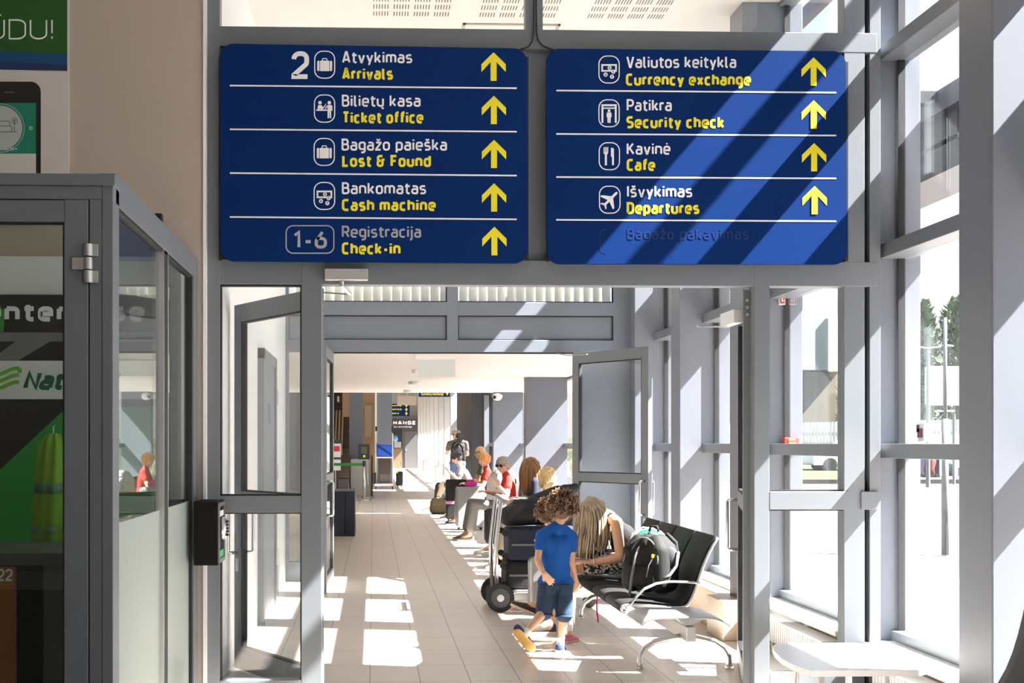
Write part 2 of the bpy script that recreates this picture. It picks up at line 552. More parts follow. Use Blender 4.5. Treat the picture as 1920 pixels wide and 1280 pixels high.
def text(mb, s, x0, x1, ybase, cap, wd, place, italic=0., mi=0, gap=None, only=None):
    """letters between x0 and x1 with the given baseline and cap height; place(Vector2 in x right / y down) -> 3D"""
    gap = wd*.5+.05 if gap is None else gap
    pos, x, wi = [], 0, 0
    comb = {'ž': ('z','v'), 'š': ('s','v'), 'ė': ('e','d'), 'ų': ('u','o'), 'ę': ('e','o'), 'Ū': ('U','m'), 'Ė': ('E','d')}
    for ch in s:
        if ch == ' ':
            x += .40; wi += 1; continue
        g = GLYPH[comb[ch][0]] if ch in comb else GLYPH[ch]
        pos.append((ch, g, x, wi)); x += g[0]+wd+gap
        if ch in 'rft': x -= gap*.35
    total = pos[-1][2]+pos[-1][1][0]
    tw = (x1-x0)-wd*cap
    sx = tw/max(total, .01) if tw > 0 else cap
    def PL(q, ox):
        X = x0+wd*cap/2+(ox+q.x)*sx+italic*q.y*cap
        return place(Vector((X, ybase-(q.y*(1-wd)+wd/2)*cap)))
    for ch, g, ox, k_ in pos:
        if only is not None and k_ != only: continue
        for si, st in enumerate(g[1]):
            pts = fillet(st, g[2], len(g) > 3)
            stroke2(mb, pts, wd, cap/ (sx), lambda q, ox=ox, si=si: PL(q, ox)+Vector((0, -.0003*si, 0)), len(g) > 3, mi)
        if ch in comb:
            wv = g[0]
            a = comb[ch][1]; c = wv/2
            top = 1.02 if ch.islower() else 1.3
            st = {'v': [(c-.15, top+.02), (c, top-.13), (c+.15, top+.02)], 'd': [(c, top-.1), (c, top+.04)],
                  'o': [(wv-.02, 0), (wv-.1, -.14), (wv-.06, -.25), (wv+.08, -.25)], 'm': [(c-.17, top-.04), (c+.17, top-.04)]}[a]
            stroke2(mb, fillet(st, .04 if a == 'o' else 0), wd*.85, cap/sx, lambda q, ox=ox: PL(q, ox), False, mi)
def stroke2(mb, pts, wd, ar, place, closed, mi):
    # ar: vertical/horizontal unit ratio, keeps the stroke width even when letters are condensed
    ay = ar*(1-wd)
    q = [Vector((p.x, p.y*ay)) for p in pts]
    stroke(mb, q, wd*ar, lambda v: place(Vector((v.x, v.y/ay))), closed, mi)
def poly(mb, pts, place, mi=0):
    mb.add([place(Vector(p)) for p in pts], [tuple(range(len(pts)))], mi)
def rrect(x0, y0, x1, y1, r, seg=6):
    return fillet([(x0,y0),(x1,y0),(x1,y1),(x0,y1)], r, True, seg)
def disc(cx, cy, r, n=16):
    return [(cx+r*math.cos(2*math.pi*i/n), cy+r*math.sin(2*math.pi*i/n)) for i in range(n)]
# ================================================================== SETTING
Y1, Y2 = 7.35, 13.7                       # the glazed screen with the signs, and the inner one
XG, XP, HC = 2.98, 2.66, 4.6              # window glass, pillar faces, ceiling height
def fb(mb, x0, y0, x1, y1, Y, dep, mi=0, off=0):
    """box on the plane Y covering photo pixels x0..x1, y0..y1, depth behind the plane"""
    xm = (x0+x1)/2
    off += .0007*(len(mb.f)//6 % 9)         # members lap a hair over each other at the joints
    return mb.box(K(x0)*Y, K(x1)*Y, Y+off, Y+off+dep, ZZ(xm, y1, Y), ZZ(xm, y0, Y), mi)

struct('floor', MB().box(-9, 3.06, -5, 76, -.12, 0), M['tile'])
struct('ceiling', MB().box(-9, 3.0, -5, Y2+.1, HC, HC+.25).box(-9, 3.0, 26.3, 76, HC, HC+.25), M['ceil2'])
struct('ceiling_corridor', MB().box(-9, 3.2, Y2+.1, 26.3, 2.41, 2.62), M['ceil'])
# perforated slots and hatch in the vestibule ceiling
pf = MB()
for px0 in (.0, .79, 1.60):
    for gx in range(4):
        for gy in range(8):
            for k in range(6):
                x = px0+gx*.150+k*.0205
                y = 8.65+gy*.16+(.06 if gy > 1 else 0)+(.0)
                pf.add([(x, y, HC-.002), (x+.007, y, HC-.002), (x+.007, y+.10, HC-.002), (x, y+.10, HC-.002)], [(0, 1, 2, 3)])
struct('ceiling_perforations', pf, M['slot'])
hx0, hx1, hy0, hy1 = .68, 1.42, 10.08, 10.62
ht = MB()
for a in ((hx0,hx1,hy0,hy0+.02),(hx0,hx1,hy1-.02,hy1),(hx0,hx0+.02,hy0,hy1),(hx1-.02,hx1,hy0,hy1)):
    ht.box(a[0],a[1],a[2],a[3],HC-.012,HC+.01)
struct('trim_ceiling_hatch', ht, M['beige'])

# hall shell (behind and beside the viewer)
struct('wall_left', MB().box(-9.1, -9, -5, Y1, 0, HC), M['beige'])
struct('wall_back', MB().box(-9.1, 3.2, -5.1, -5, 0, HC), M['beige'])
struct('wall_front', MB().box(-9, K(381)*7.3, 7.3, 7.5, 0, HC), M['beige'])
struct('trim_wall_edge', MB().box(K(381)*7.3, K(386.5)*7.3, 7.29, 7.5, 0, HC), M['whiteplastic'])
# vestibule left wall with a grey service door
XV = -.90
struct('wall_vestibule_left', MB().box(XV-.1, XV, 7.5, Y2+.1, 0, HC), M['whitewall'])
dv = struct('door_1')
build('door_panel', MB().box(XV, XV+.03, 10.5, 11.75, .02, 2.08), M['frame'], dv)
fr = MB()
fr.box(XV, XV+.05, 10.42, 10.5, 0, 2.16).box(XV, XV+.05, 11.75, 11.83, 0, 2.16).box(XV, XV+.05, 10.42, 11.83, 2.08, 2.16)
build('door_frame', fr, M['frame'], dv)
for z in (.35, 1.1, 1.75):
    build('hinge', MB().cyl((XV+.055, 11.74, z), (XV+.055, 11.74, z+.14), .014), M['alu'], dv)
build('door_notice', MB().box(XV+.03, XV+.033, 11.1, 11.3, 1.58, 1.75), mat('notice_blue', (.05, .12, .3), .5), dv)

# pillars along the window wall
PN = [-4.2, -2.24, -.28, 1.68, 3.66, 5.645, 7.45, 9.53, 11.5, 13.5, 15.46, 17.42]
for i, y in enumerate(PN):
    t = .30 if i != 5 else .29
    struct('trim_%d' % (i+1), MB().box(XP if i != 6 else 2.74, 3.10, y, y+t+.04, 0, HC), M['pillar'], bevel=.006)
# skirting plinth of stone round the pillar feet and the low wall under the glass
pl = MB()
pl.box(2.50, 2.74, 9.46, 9.92, 0, .285).box(2.60, 2.74, 9.92, 13.45, 0, .285)
struct('trim_stone_plinth', pl, M['stone'], bevel=.004)
lw = MB().box(2.88, 3.10, -5, 33, 0, .27)
struct('wall_right_low', lw, M['stone'])
struct('trim_window_sill', MB().box(2.74, 3.12, -5, 7.42, .27, .305).box(2.74, 3.12, 7.82, 33, .27, .305), M['whiteplastic'], bevel=.004)

TR = [1.375, 2.50, 3.62]
def window_bay(n, y0, y1, top=HC, trans=TR, prot=.12):
    wd = struct('window_%d' % n)
    fr = MB()
    fr.box(XG-.05, XG+.06, y0, y0+.05, .3, top).box(XG-.02, XG+.02, y1-.018, y1, .3, top)
    fr.box(XG-.052, XG+.062, y0, y1, .3, .36).box(XG-.052, XG+.062, y0, y1, top-.03, top)
    build('window_frame', fr, M['frame'], wd)
    for z in trans:
        if z < top-.1:
            build('transom', MB().box(XG-prot, XG+.06, y0, y1, z-.04, z+.04), M['frame'], wd, bevel=.004)
    gk = MB()
    zs = [.36]+[z for z in trans if z < top-.1]+[top-.03]
    for a, b in zip(zs[:-1], zs[1:]):
        a2 = a+(.04 if a > .4 else 0); b2 = b-(.04 if b < top-.1 else 0)
        for s0, s1 in ((y0+.05, y0+.062), (y1-.026, y1-.018)):
            gk.box(XG-.02, XG+.02, s0, s1, a2, b2)
        build('window_pane', MB().box(XG-.004, XG+.004, y0+.055, y1-.02, a2, b2), M['glass'], wd)
    build('gasket', gk, M['gasket'], wd)
    return wd
n = 1
struct('wall_right_near', MB().box(XG-.05, XG+.1, -5, -4.15, .3, HC), M['pillar'])
struct('floor_entrance_mat', MB().box(-5, 2.72, -3, 5.2, 0, .012), mat('grey_entrance_mat', (.05, .048, .046), .95, noise=.2, nscale=200, bump=.4, bscale=400))  # unseen dark sheet added to cut the light bounced onto the screen
for i in range(0, len(PN)-1):
    window_bay(n, PN[i]+(.34 if i != 5 else .33), PN[i+1], HC if PN[i] < 13 else 2.41); n += 1
for a, b in ((17.76, 19.0), (19.0, 21.0), (21.0, 23.0), (23.0, 25.0), (25.0, 27.0), (27.0, 29.0), (29.0, 31.0), (31.0, 33.0)):
    window_bay(n, a, b, 2.41 if b < 26.2 else 2.56, TR); n += 1
window_bay(n, 38.8, 40.2, HC, TR); n += 1
struct('wall_right_upper', MB().box(2.9, 3.04, 26.3, 38.8, 2.56, HC), M['pillar'])
# wing walls of the corridor and the dark entrance box
struct('wall_wing', MB().box(2.29, 2.92, 20.0, 20.22, 0, 2.41), M['pillar'])
struct('wall_wing_far', MB().box(2.35, 2.92, 26.0, 26.25, 0, 2.41), M['pillar'])
struct('wall_entrance_box', MB().box(2.43, 3.4, 33.0, 38.8, 0, 2.9), mat('dark_slate_panel', (.022, .023, .027), .4), bevel=.01)
struct('trim_entrance_post', MB().box(2.74, 2.86, 32.9, 33.0, 0, 2.6), M['frame'])
for i in range(9):
    y = 40.2+i*3.7
    struct('trim_%d' % (20+i), MB().box(2.34, 2.9, y, y+.5, 0, HC), mat('white_render', (.50, .50, .50), .7))
    window_bay(n, y+.5, y+3.7, 2.6, [1.375, 2.5, 3.62], .08); n += 1
struct('wall_right_far', MB().box(2.86, 3.0, 40.7, 75, 2.6, HC), MATS['white_render'])
struct('wall_far', MB().box(-9, 3.4, 75.0, 75.3, 0, HC), mat('far_wall_paint', (.30, .295, .29), .8))
struct('wall_corridor_left', MB().box(-9.1, -9, Y1+.2, 75, 0, HC), M['beige'])
struct('wall_shop', MB().box(-9, XV-.12, Y2, Y2+.15, 0, HC), M['whitewall'])
struct('wall_far_left', MB().box(-3.1, -3.0, 30, 75, 0, HC), M['beige'])

# ------------------------------------------------------------------ outer screen with the two signs
s1 = struct('window_40')                   # the fixed screen: frame members, panes
f = MB()
fb(f, 386.5, -700, 412, 1400, Y1, .1)                     # left jamb
fb(f, 565, 490, 603, 1400, Y1, .1)                        # left door post
fb(f, 1414, 490, 1443, 1400, Y1, .1)                      # right door post
fb(f, 386.5, 488, 1645, 534.5, Y1, .1)                    # head over the doors
fb(f, 386.5, 55, 1645, 92, Y1, .1)                        # upper rail
fb(f, 986, -700, 1018, 60, Y1, .1)                        # upper mullion
fb(f, 1583, -700, 1622, 1400, Y1, .1)                     # right jamb
fb(f, 1631, -700, 1652, 1400, Y1, .1)
fb(f, 412, 929, 565, 961, Y1, .1); fb(f, 1443, 921, 1590, 955, Y1, .1)
fb(f, 1614, 921, 1646, 955, Y1, .11, off=-.01)
fb(f, 412, 1275, 565, 1400, Y1, .1); fb(f, 1443, 1262, 1590, 1400, Y1, .1)
for o_ in (f,):
    pass
build('screen_frame', f, M['frame'], s1, bevel=.003)
p = MB(); fb(p, 412, 90, 1583, 490, Y1, .03, off=.04); build('infill_panel', p, M['panel'], s1)
p = MB(); fb(p, 1618, -700, 1634, 1400, Y1, .03, off=.06); build('gasket', p, M['gasket'], s1)
g = MB()
for (x0, y0, x1, y1) in ((412, 533, 565, 929), (412, 961, 565, 1290), (1443, 534, 1587, 921), (1443, 955, 1587, 1290)):
    for a in ((x0, y0, x0+2.5, y1), (x1-2.5, y0, x1, y1), (x0, y0, x1, y0+2.5), (x0, y1-2.5, x1, y1)):
        fb(g, *a, Y1, .05, off=.02)
build('gasket', g, M['gasket'], s1)
for nm, q in (('left_pane', (412, 533, 565, 929)), ('left_pane', (412, 961, 565, 1290)), ('right_pane', (1443, 534, 1587, 921)),
              ('right_pane', (1443, 955, 1587, 1290)), ('top_pane', (412, -270, 986, 57)), ('top_pane', (1018, -270, 1583, 66))):
    p = MB(); fb(p, *q, Y1, .008, off=.05); build('window_pane', p, M['glass'], s1)
# data cable running between the signs
cb = [W(1001, 0, Y1-.012), W(1000, 62, Y1-.012), W(998, 78, Y1-.012), W(990, 88, Y1-.012), W(975, 93, Y1-.012)]
cb2 = [W(1005, 0, Y1-.012), W(1006, 60, Y1-.012), W(1009, 76, Y1-.012), W(1018, 86, Y1-.012), W(1036, 93, Y1-.012)]
for c_ in (cb, cb2):
    tag(build('power_cable', MB().tube([Vector(q) for q in c_], .0045, 8), M['black'], None, smooth=True),
        'thin black cable curving down to the %s navy sign' % ('left' if c_ is cb else 'right'), 'cable', 'cables between the two signs')

# ------------------------------------------------------------------ door leaves
def door_leaf(name_n, hinge, ang, L, top, handle_at, handle_z=(.735, 1.055), side=1, railz=(1.03, 1.12), thick=.045, closer=False, both=True):
    """leaf in its own frame: x along the leaf from the hinge, y thickness"""
    root = struct('door_%d' % name_n)
    mx = Matrix.Translation((hinge[0], hinge[1], 0)) @ Matrix.Rotation(ang, 4, 'Z')
    st, t = .10, thick/2
    f = MB()
    f.box(0, st, -t, t, .012, top).box(L-st, L, -t, t, .012, top).box(st, L-st, -t, t, top-.11, top).box(st, L-st, -t, t, .012, .15)
    f.box(st, L-st, -t, t, railz[0], railz[1])
    build('leaf_frame', f.xform(mx), M['frame'], root, bevel=.003)
    g = MB()
    for z0, z1 in ((.15, railz[0]), (railz[1], top-.11)):
        g.box(st, st+.012, -t*.8, t*.8, z0, z1).box(L-st-.012, L-st, -t*.8, t*.8, z0, z1).box(st, L-st, -t*.8, t*.8, z0, z0+.01).box(st, L-st, -t*.8, t*.8, z1-.01, z1)
    build('gasket', g.xform(mx), M['gasket'], root)
    for z0, z1 in ((.15, railz[0]), (railz[1], top-.11)):
        build('door_pane', MB().box(st+.006, L-st-.006, -.004, .004, z0+.005, z1-.005).xform(mx), M['glass'], root)
    for sd in ((-1, 1) if both else (side,)):
        x = L-.05
        h = [(x, sd*t, handle_z[1]), (x, sd*(t+.055), handle_z[1]), (x, sd*(t+.062), handle_z[1]-.012), (x, sd*(t+.062), handle_z[0]+.012), (x, sd*(t+.055), handle_z[0]), (x, sd*t, handle_z[0])]
        build('handle', MB().tube([mx @ Vector(q) for q in h], .011, 10), M['chrome'], root, smooth=True)
    build('lock', MB().box(L-.07, L-.03, -t-.004, t+.004, .62, .70).xform(mx), M['alu'], root)
    sw = MB()
    for z in (top-.06, top-.10, top-.14):
        sw.cyl(mx @ Vector((-.002, 0, z)), mx @ Vector((-.008, 0, z)), .009, 10)
    build('screw', sw, M['alu'], root)
    return root
DZ = ZZ(1000, 534.5, Y1)
d2 = door_leaf(2, (K(601)*7.43, 7.44), math.pi-math.radians(60), 1.12, DZ-.01, 0)
d3 = door_leaf(3, (K(1402)*7.43, 7.44), math.radians(76.3), 1.12, DZ-.01, 0)
# door closers
c = MB(); fb(c, 609, 506, 690, 527, Y1, .055, off=-.055)
build('closer_box', c, M['alu'], d2, bevel=.004)
a0 = W(641, 527, Y1-.03)
build('closer_arm', MB().cyl(a0, a0-Vector((0, 0, .03)), .012).bar(a0-Vector((0, 0, .025)), W(657, 552, Y1+.08), .02, .008).bar(W(657, 552, Y1+.08), W(603, 548, Y1+.16), .016, .008), M['alu'], d2)
q0 = W(1387, 592, Y1+.2)
build('closer_box', MB().box(q0.x-.035, q0.x+.02, Y1+.2, Y1+.5, q0.z-.04, q0.z+.04), M['white'], d3, bevel=.006)
build('closer_arm', MB().bar((q0.x-.03, Y1+.35, q0.z-.05), (q0.x-.22, Y1+.3, q0.z-.05), .018, .008), M['alu'], d3)

# ------------------------------------------------------------------ inner screen
s2 = struct('window_41')
f = MB()
xa, xb = XV, 2.66
zb = [ZZ(850, 660, Y2), ZZ(850, 637, Y2), ZZ(850, 591, Y2), ZZ(850, 566, Y2)]
f.box(xa, xb, Y2, Y2+.1, zb[0], zb[1]).box(xa, xb, Y2, Y2+.1, zb[2], zb[3]).box(xa, xb, Y2, Y2+.1, HC-.1, HC)
for x0, x1 in ((530, 541), (562, 625)):
    f.box(K(x0)*Y2, K(x1)*Y2, Y2, Y2+.1, 0, zb[0])
f.box(K(1076)*Y2, xb, Y2, Y2+.1, 0, zb[0])
for x0, x1 in ((530, 541), (838, 859), (1150, 1190)):
    f.box(K(x0)*Y2, K(x1)*Y2, Y2-.002, Y2+.102, zb[0], HC)
f.box(K(530)*Y2, K(575)*Y2, Y2+.002, Y2+.098, ZZ(550, 962, Y2), ZZ(550, 925, Y2)).box(K(530)*Y2, K(575)*Y2, Y2+.002, Y2+.098, 0, .2)
build('screen_frame', f, M['panel'], s2, bevel=.004)
f = MB().box(xa, xb, Y2+.03, Y2+.07, zb[1], zb[2]); build('infill_panel', f, M['panel'], s2)
build('window_pane', MB().box(xa, xb, Y2+.04, Y2+.05, zb[3], HC-.1), M['glass'], s2)
build('window_pane', MB().box(K(541)*Y2, K(562)*Y2, Y2+.04, Y2+.05, .2, zb[0]), M['glass'], s2)
gk = MB()
for x0, x1 in ((541, 838), (859, 1150)):
    X0, X1 = K(x0)*Y2, K(x1)*Y2
    gk.box(X0, X1, Y2+.01, Y2+.04, zb[2]-.012, zb[2]).box(X0, X1, Y2+.01, Y2+.04, zb[1], zb[1]+.008).box(X1-.012, X1, Y2+.01, Y2+.04, zb[1], zb[2]).box(X0, X0+.008, Y2+.01, Y2+.04, zb[1], zb[2])
    gk.box(X0, X1, Y2+.01, Y2+.04, zb[3], zb[3]+.01).box(X1-.012, X1, Y2+.01, Y2+.04, zb[3], HC-.1)
gk.box(K(625)*Y2, K(1076)*Y2, Y2+.02, Y2+.08, zb[0]-.012, zb[0])
build('gasket', gk, M['gasket'], s2)
vb = thing('vertical_blind', 'white vertical slat blind behind the glass above the inner doorway', 'blind', (0, Y2+.2, zb[3]))
slatm = mat('blind_slat', (.80, .80, .74), .8)
x = -.86; k = 0
while x < 2.5:
    a = math.radians(18+random.uniform(-8, 8))
    wd_ = .092
    c_ = Vector((x, Y2+.2, 0))
    dx, dy = math.cos(a)*wd_/2, math.sin(a)*wd_/2
    build('slat', MB().add([(c_.x-dx, c_.y-dy, 2.62), (c_.x+dx, c_.y+dy, 2.62), (c_.x+dx, c_.y+dy, HC-.03), (c_.x-dx, c_.y-dy, HC-.03)], [(0, 1, 2, 3)]), slatm, vb, solid=.002, fixn=False)
    x += .1; k += 1
d4 = door_leaf(4, (K(1076)*13.68, 13.66), -math.radians(61.5), 1.19, zb[0]-.012, 0)
d5 = door_leaf(5, (K(622)*13.68, 13.66), -math.radians(92), 1.1, zb[0]-.012, 0)
q0 = W(1140, 663, 13.2)
build('closer_arm', MB().bar(W(1045, 663, 13.68), W(1066, 666, 13.55), .018, .01).bar(W(1066, 666, 13.55), W(1101, 664, 13.3), .018, .01), M['alu'], d4)
# ================================================================== THE TWO DIRECTION SIGNS
YS = 7.292
def plane(Y):
    return lambda q: W(q.x, q.y, Y)
PS = plane(YS-.0012)
PS2 = plane(YS-.0024)
def board(nm, corners, r, label):
    # corners: pixel corner points (tl, tr, br, bl)
    t = thing(nm, label, 'sign', W((corners[0][0]+corners[1][0])/2, corners[2][1], YS))
    pts = fillet(corners, r, True, 8)
    n = len(pts)
    fr = [W(p.x, p.y, YS) for p in pts]
    bk = [v+Vector((0, .026, 0)) for v in fr]
    mb = MB()
    mb.add(fr+bk, [tuple(range(n)), tuple(range(2*n-1, n-1, -1))]+[(i, n+i, n+(i+1) % n, (i+1) % n) for i in range(n)])
    build('board', mb, M['signblue'], t)
    x0, x1 = corners[0][0], corners[1][0]
    y0, y1 = corners[0][1], corners[2][1]
    for x in (x0-1, x1-3):
        rail = MB().box(K(x)*(YS+.05), K(x+5)*(YS+.05), YS+.027, Y1, ZZ(x, y1-8, YS), ZZ(x, y0+22, YS))
        build('back_frame', rail, M['black'], t)
    return t
def seps(t, x0, x1, ys):
    for ya, yb in ys:
        m = MB(); poly(m, [(x0, ya-1.6), (x1, yb-1.6), (x1, yb+1.2), (x0, ya+1.2)], PS)
        build('divider_line', m, M['letter'], t, fixn=False)
def arrow(t, cx, y0, y1):
    h = y1-y0
    a = 22.8; w_ = 5.6; k = 14.5
    pts = [(cx, y0), (cx+a, y0+a*.98), (cx+a, y0+a*.98+k), (cx+w_, y0+17.8), (cx+w_, y1), (cx-w_, y1), (cx-w_, y0+17.8), (cx-a, y0+a*.98+k), (cx-a, y0+a*.98)]
    m = MB()
    poly(m, [pts[0], pts[1], pts[2], pts[3], pts[7-0-0] if 0 else pts[6], pts[7], pts[8]], PS) if 0 else None
    poly(m, [pts[0], pts[1], pts[2], (cx, y0+12.3)], PS); poly(m, [pts[0], (cx, y0+12.3), pts[7], pts[8]], PS)
    poly(m, [(cx+w_, y0+12), (cx+w_, y1), (cx-w_, y1), (cx-w_, y0+12)], PS2)
    build('arrow', m, M['yellow'], t, fixn=False)
def line(t, s, x0, x1, base, cap, wd, m, nm):
    for k in range(len(s.split())):
        mb = MB(); text(mb, s, x0, x1, base, cap, wd, PS, only=k)
        build(nm, mb, m, t, fixn=False)
def icon_box(mb, x0, y0, x1, y1, r=15, wd=1.9):
    stroke(mb, rrect(x0+1, y0+1, x1-1, y1-1, r, 8), wd, PS, True)
def ic_case(mb, cx, cy):
    for a, b in ((-14, -9.6), (-8.6, 8.6), (9.6, 14)):
        pts = rrect(cx+a, cy-7.5, cx+b, cy+12, 2.2 if b-a < 8 else .6, 4)
        poly(mb, [(p.x, p.y) for p in pts], PS)
    stroke(mb, fillet([(cx-4, cy-7.5), (cx-4, cy-11.5), (cx+4, cy-11.5), (cx+4, cy-7.5)], 1.2), 1.6, PS)
def ic_desk(mb, cx, cy):
    poly(mb, disc(cx-8.5, cy-11, 3.4), PS); poly(mb, disc(cx+9, cy-11, 3.4), PS)
    poly(mb, [(cx-13.5, cy+1), (cx-12, cy-6.5), (cx-5.5, cy-6.5), (cx-3, cy-2.5), (cx+.5, cy-6.5), (cx+1.5, cy-5), (cx-3, cy+1)], PS)
    poly(mb, [(cx-15.5, cy+1.6), (cx+5, cy+1.6), (cx+5, cy+4.2), (cx-15.5, cy+4.2)], PS)
    poly(mb, [(cx+5.5, cy-6.8), (cx+12.5, cy-6.8), (cx+14.5, cy-5), (cx+14.8, cy+4), (cx+12.8, cy+4), (cx+12.4, cy-1), (cx+12.4, cy+18), (cx+9.6, cy+18), (cx+9.3, cy+6), (cx+8.8, cy+6), (cx+8.5, cy+18), (cx+5.8, cy+18)], PS)
    poly(mb, [(cx+5.6, cy-6.5), (cx+6.6, cy-4), (cx+1.5, cy+.8), (cx+.6, cy-.8)], PS)
    poly(mb, [(cx+1.6, cy-9), (cx+3, cy-9), (cx+1.8, cy-5), (cx+.8, cy-5)], PS)
def ic_money(mb, cx, cy):
    stroke(mb, fillet([(cx-13, cy-8.5), (cx+13, cy-8.5), (cx+13, cy+2.5), (cx-13, cy+2.5)], 0, True), 3.2, PS, True)
    blue = []
    for (x, y, r) in ((cx+1, cy-3, 3.8), (cx+8, cy+4, 4), (cx-6.5, cy+9.5, 4), (cx+5.5, cy+13.5, 4)):
        poly(mb, disc(x, y, r), PS2)
    return [(cx+1, cy-3, 'S'), (cx+8, cy+4, 'C'), (cx-6.5, cy+9.5, '6'), (cx+5.5, cy+13.5, 'T')]
def ic_gate(mb, cx, cy):
    stroke(mb, [Vector(q) for q in ((cx-12.5, cy+18), (cx-12.5, cy-15), (cx+12.5, cy-15), (cx+12.5, cy+18))], 3.6, PS)
    stroke(mb, [Vector(q) for q in ((cx-11, cy-9.5), (cx+11, cy-9.5))], 2.2, PS)
    poly(mb, disc(cx, cy-4.8, 2.6), PS)
    poly(mb, [(cx-4.2, cy-1.6), (cx+4.2, cy-1.6), (cx+4.8, cy+7), (cx+3.2, cy+7), (cx+2.9, cy+18), (cx+.4, cy+18), (cx, cy+9), (cx-.4, cy+18), (cx-2.9, cy+18), (cx-3.2, cy+7), (cx-4.8, cy+7)], PS)
def ic_fork(mb, cx, cy):
    for d in (-3.6, -1.2, 1.2, 3.6):
        poly(mb, [(cx-6.5+d-.8, cy-17), (cx-6.5+d+.8, cy-17), (cx-6.5+d+.8, cy-7), (cx-6.5+d-.8, cy-7)], PS)
    poly(mb, [(cx-11, cy-8), (cx-2, cy-8), (cx-2.6, cy-5), (cx-4.6, cy-3), (cx-4.6, cy+17), (cx-8.4, cy+17), (cx-8.4, cy-3), (cx-10.4, cy-5)], PS)
    poly(mb, [(p.x, p.y) for p in fillet([(cx+3, cy-17), (cx+8.6, cy-14), (cx+8.6, cy+17), (cx+5, cy+17), (cx+5, cy+2), (cx+3, cy)], 1.6, True, 4)], PS)
def ic_plane(mb, cx, cy):
    c45 = math.cos(math.radians(45))
    def R(u, v): return (cx+(u*c45+v*c45), cy+(-u*c45+v*c45))       # u along the nose (up right), v to its right
    for P_ in ([(20, -1), (20, 1), (17, 2.3), (-15, 2.3), (-15, -2.3), (17, -2.3)],
               [(7, 2), (-5, 17), (-8.5, 17), (-3, 2)], [(7, -2), (-5, -17), (-8.5, -17), (-3, -2)],
               [(-11, 2), (-16, 7.5), (-18.2, 7.5), (-15.5, 1)], [(-11, -2), (-16, -7.5), (-18.2, -7.5), (-15.5, -1)]):
        poly(mb, [R(*q) for q in P_], PS)

sl = board('direction_sign', [(412, 81.5), (988, 91), (990, 493.5), (413.5, 489)], 26,
           'navy direction sign on the left reading Arrivals to Check-in, five yellow arrows')
seps(sl, 431, 969, [(160.5, 165.5), (242.5, 247), (324.5, 329.3), (406.8, 411.3)])
rows = [('Atvykimas', 641.5, 773, 118.5, 'Arrivals', 641.5, 737, 149.5), ('Bilietų kasa', 641, 788.5, 200, 'Ticket office', 642, 794, 231.5),
        ('Bagažo paieška', 640.5, 838, 282.3, 'Lost & Found', 641.5, 808, 313), ('Bankomatas', 641, 799, 364, 'Cash machine', 641, 817, 395.5),
        ('Registracija', 641, 789.5, 445.5, 'Check-in', 641, 751, 477)]
for i, r in enumerate(rows):
    line(sl, r[0], r[1], r[2], r[3], 22.6, .155, M['lettergrey' if i == 4 else 'letter'], 'white_lettering' if i < 4 else 'grey_lettering')
    line(sl, r[4], r[5], r[6], r[7], 22.8, .20, M['yellow'], 'yellow_lettering')
for (y0, y1, cx) in ((98, 151.5, 925.5), (179.5, 232.5, 926), (262, 315, 926.3), (343.5, 396.5, 926.5), (425, 478.5, 927)):
    arrow(sl, cx, y0, y1)
line(sl, '2', 546.5, 579.5, 148, 52, .17, M['letter'], 'platform_number')
m = MB(); text(m, '1-6', 550, 613, 466, 34, .17, PS); icon_box(m, 535.5, 422, 627, 475.5, 13, 2.2)
build('desk_numbers', m, M['lettergrey'], sl, fixn=False)
coins = []
for (x0, y0, x1, y1, fn) in ((589, 95, 628.5, 147.5, ic_case), (588.5, 177, 628.5, 230, ic_desk), (588, 258.5, 628, 311, ic_case), (588, 341, 628.5, 393.5, ic_money)):
    m = MB(); icon_box(m, x0, y0, x1, y1)
    cc = fn(m, (x0+x1)/2, (y0+y1)/2)
    build('pictogram', m, M['letter'], sl, fixn=False)
    if cc: coins += [(sl, cc)]

sr = board('direction_sign', [(1025, 91), (1585.5, 96), (1588.5, 495.5), (1026.5, 494.5)], 24,
           'navy direction sign on the right, lit by slanting sun, reading Currency exchange to Departures')
seps(sr, 1043, 1568, [(169.8, 173.8), (251.2, 254.2), (332, 334.6), (412.2, 414.8)])
rows = [('Valiutos keitykla', 1174.5, 1380.5, 127.5, 'Currency exchange', 1173.5, 1408, 160.5), ('Patikra', 1175, 1259.5, 208.3, 'Security check', 1174.5, 1358, 240.5),
        ('Kavinė', 1175, 1257, 290, 'Cafe', 1175, 1228.5, 320.5), ('Išvykimas', 1175.5, 1298, 369.8, 'Departures', 1175, 1311.5, 401.3)]
for i, r in enumerate(rows):
    line(sr, r[0], r[1], r[2], r[3], 22.6, .155, M['letter'], 'white_lettering')
    line(sr, r[4], r[5], r[6], r[7], 22.8, .20, M['yellow'], 'yellow_lettering')
for (y0, y1, cx) in ((107.5, 160.5, 1525.5), (188, 241, 1525.8), (268, 321, 1526.5), (348.5, 401.5, 1527.5)):
    arrow(sr, cx, y0, y1)
for (x0, y0, x1, y1, fn) in ((1122, 104, 1162, 156.5, ic_money), (1122, 186, 1162, 238.5, ic_gate), (1122.5, 266.5, 1162.5, 319, ic_fork), (1123, 348, 1163.5, 400.5, ic_plane)):
    m = MB(); icon_box(m, x0, y0, x1, y1)
    cc = fn(m, (x0+x1)/2, (y0+y1)/2)
    build('pictogram', m, M['letter'], sr, fixn=False)
    if cc: coins += [(sr, cc)]
PS3 = plane(YS-.0036)
for t, cc in coins:
    for x, y, ch in cc:
        m = MB(); text(m, ch, x-1.5, x+1.5, y+2.2, 4.4, .22, PS3)
        build('coin_symbol', m, M['signblue'], t, fixn=False)
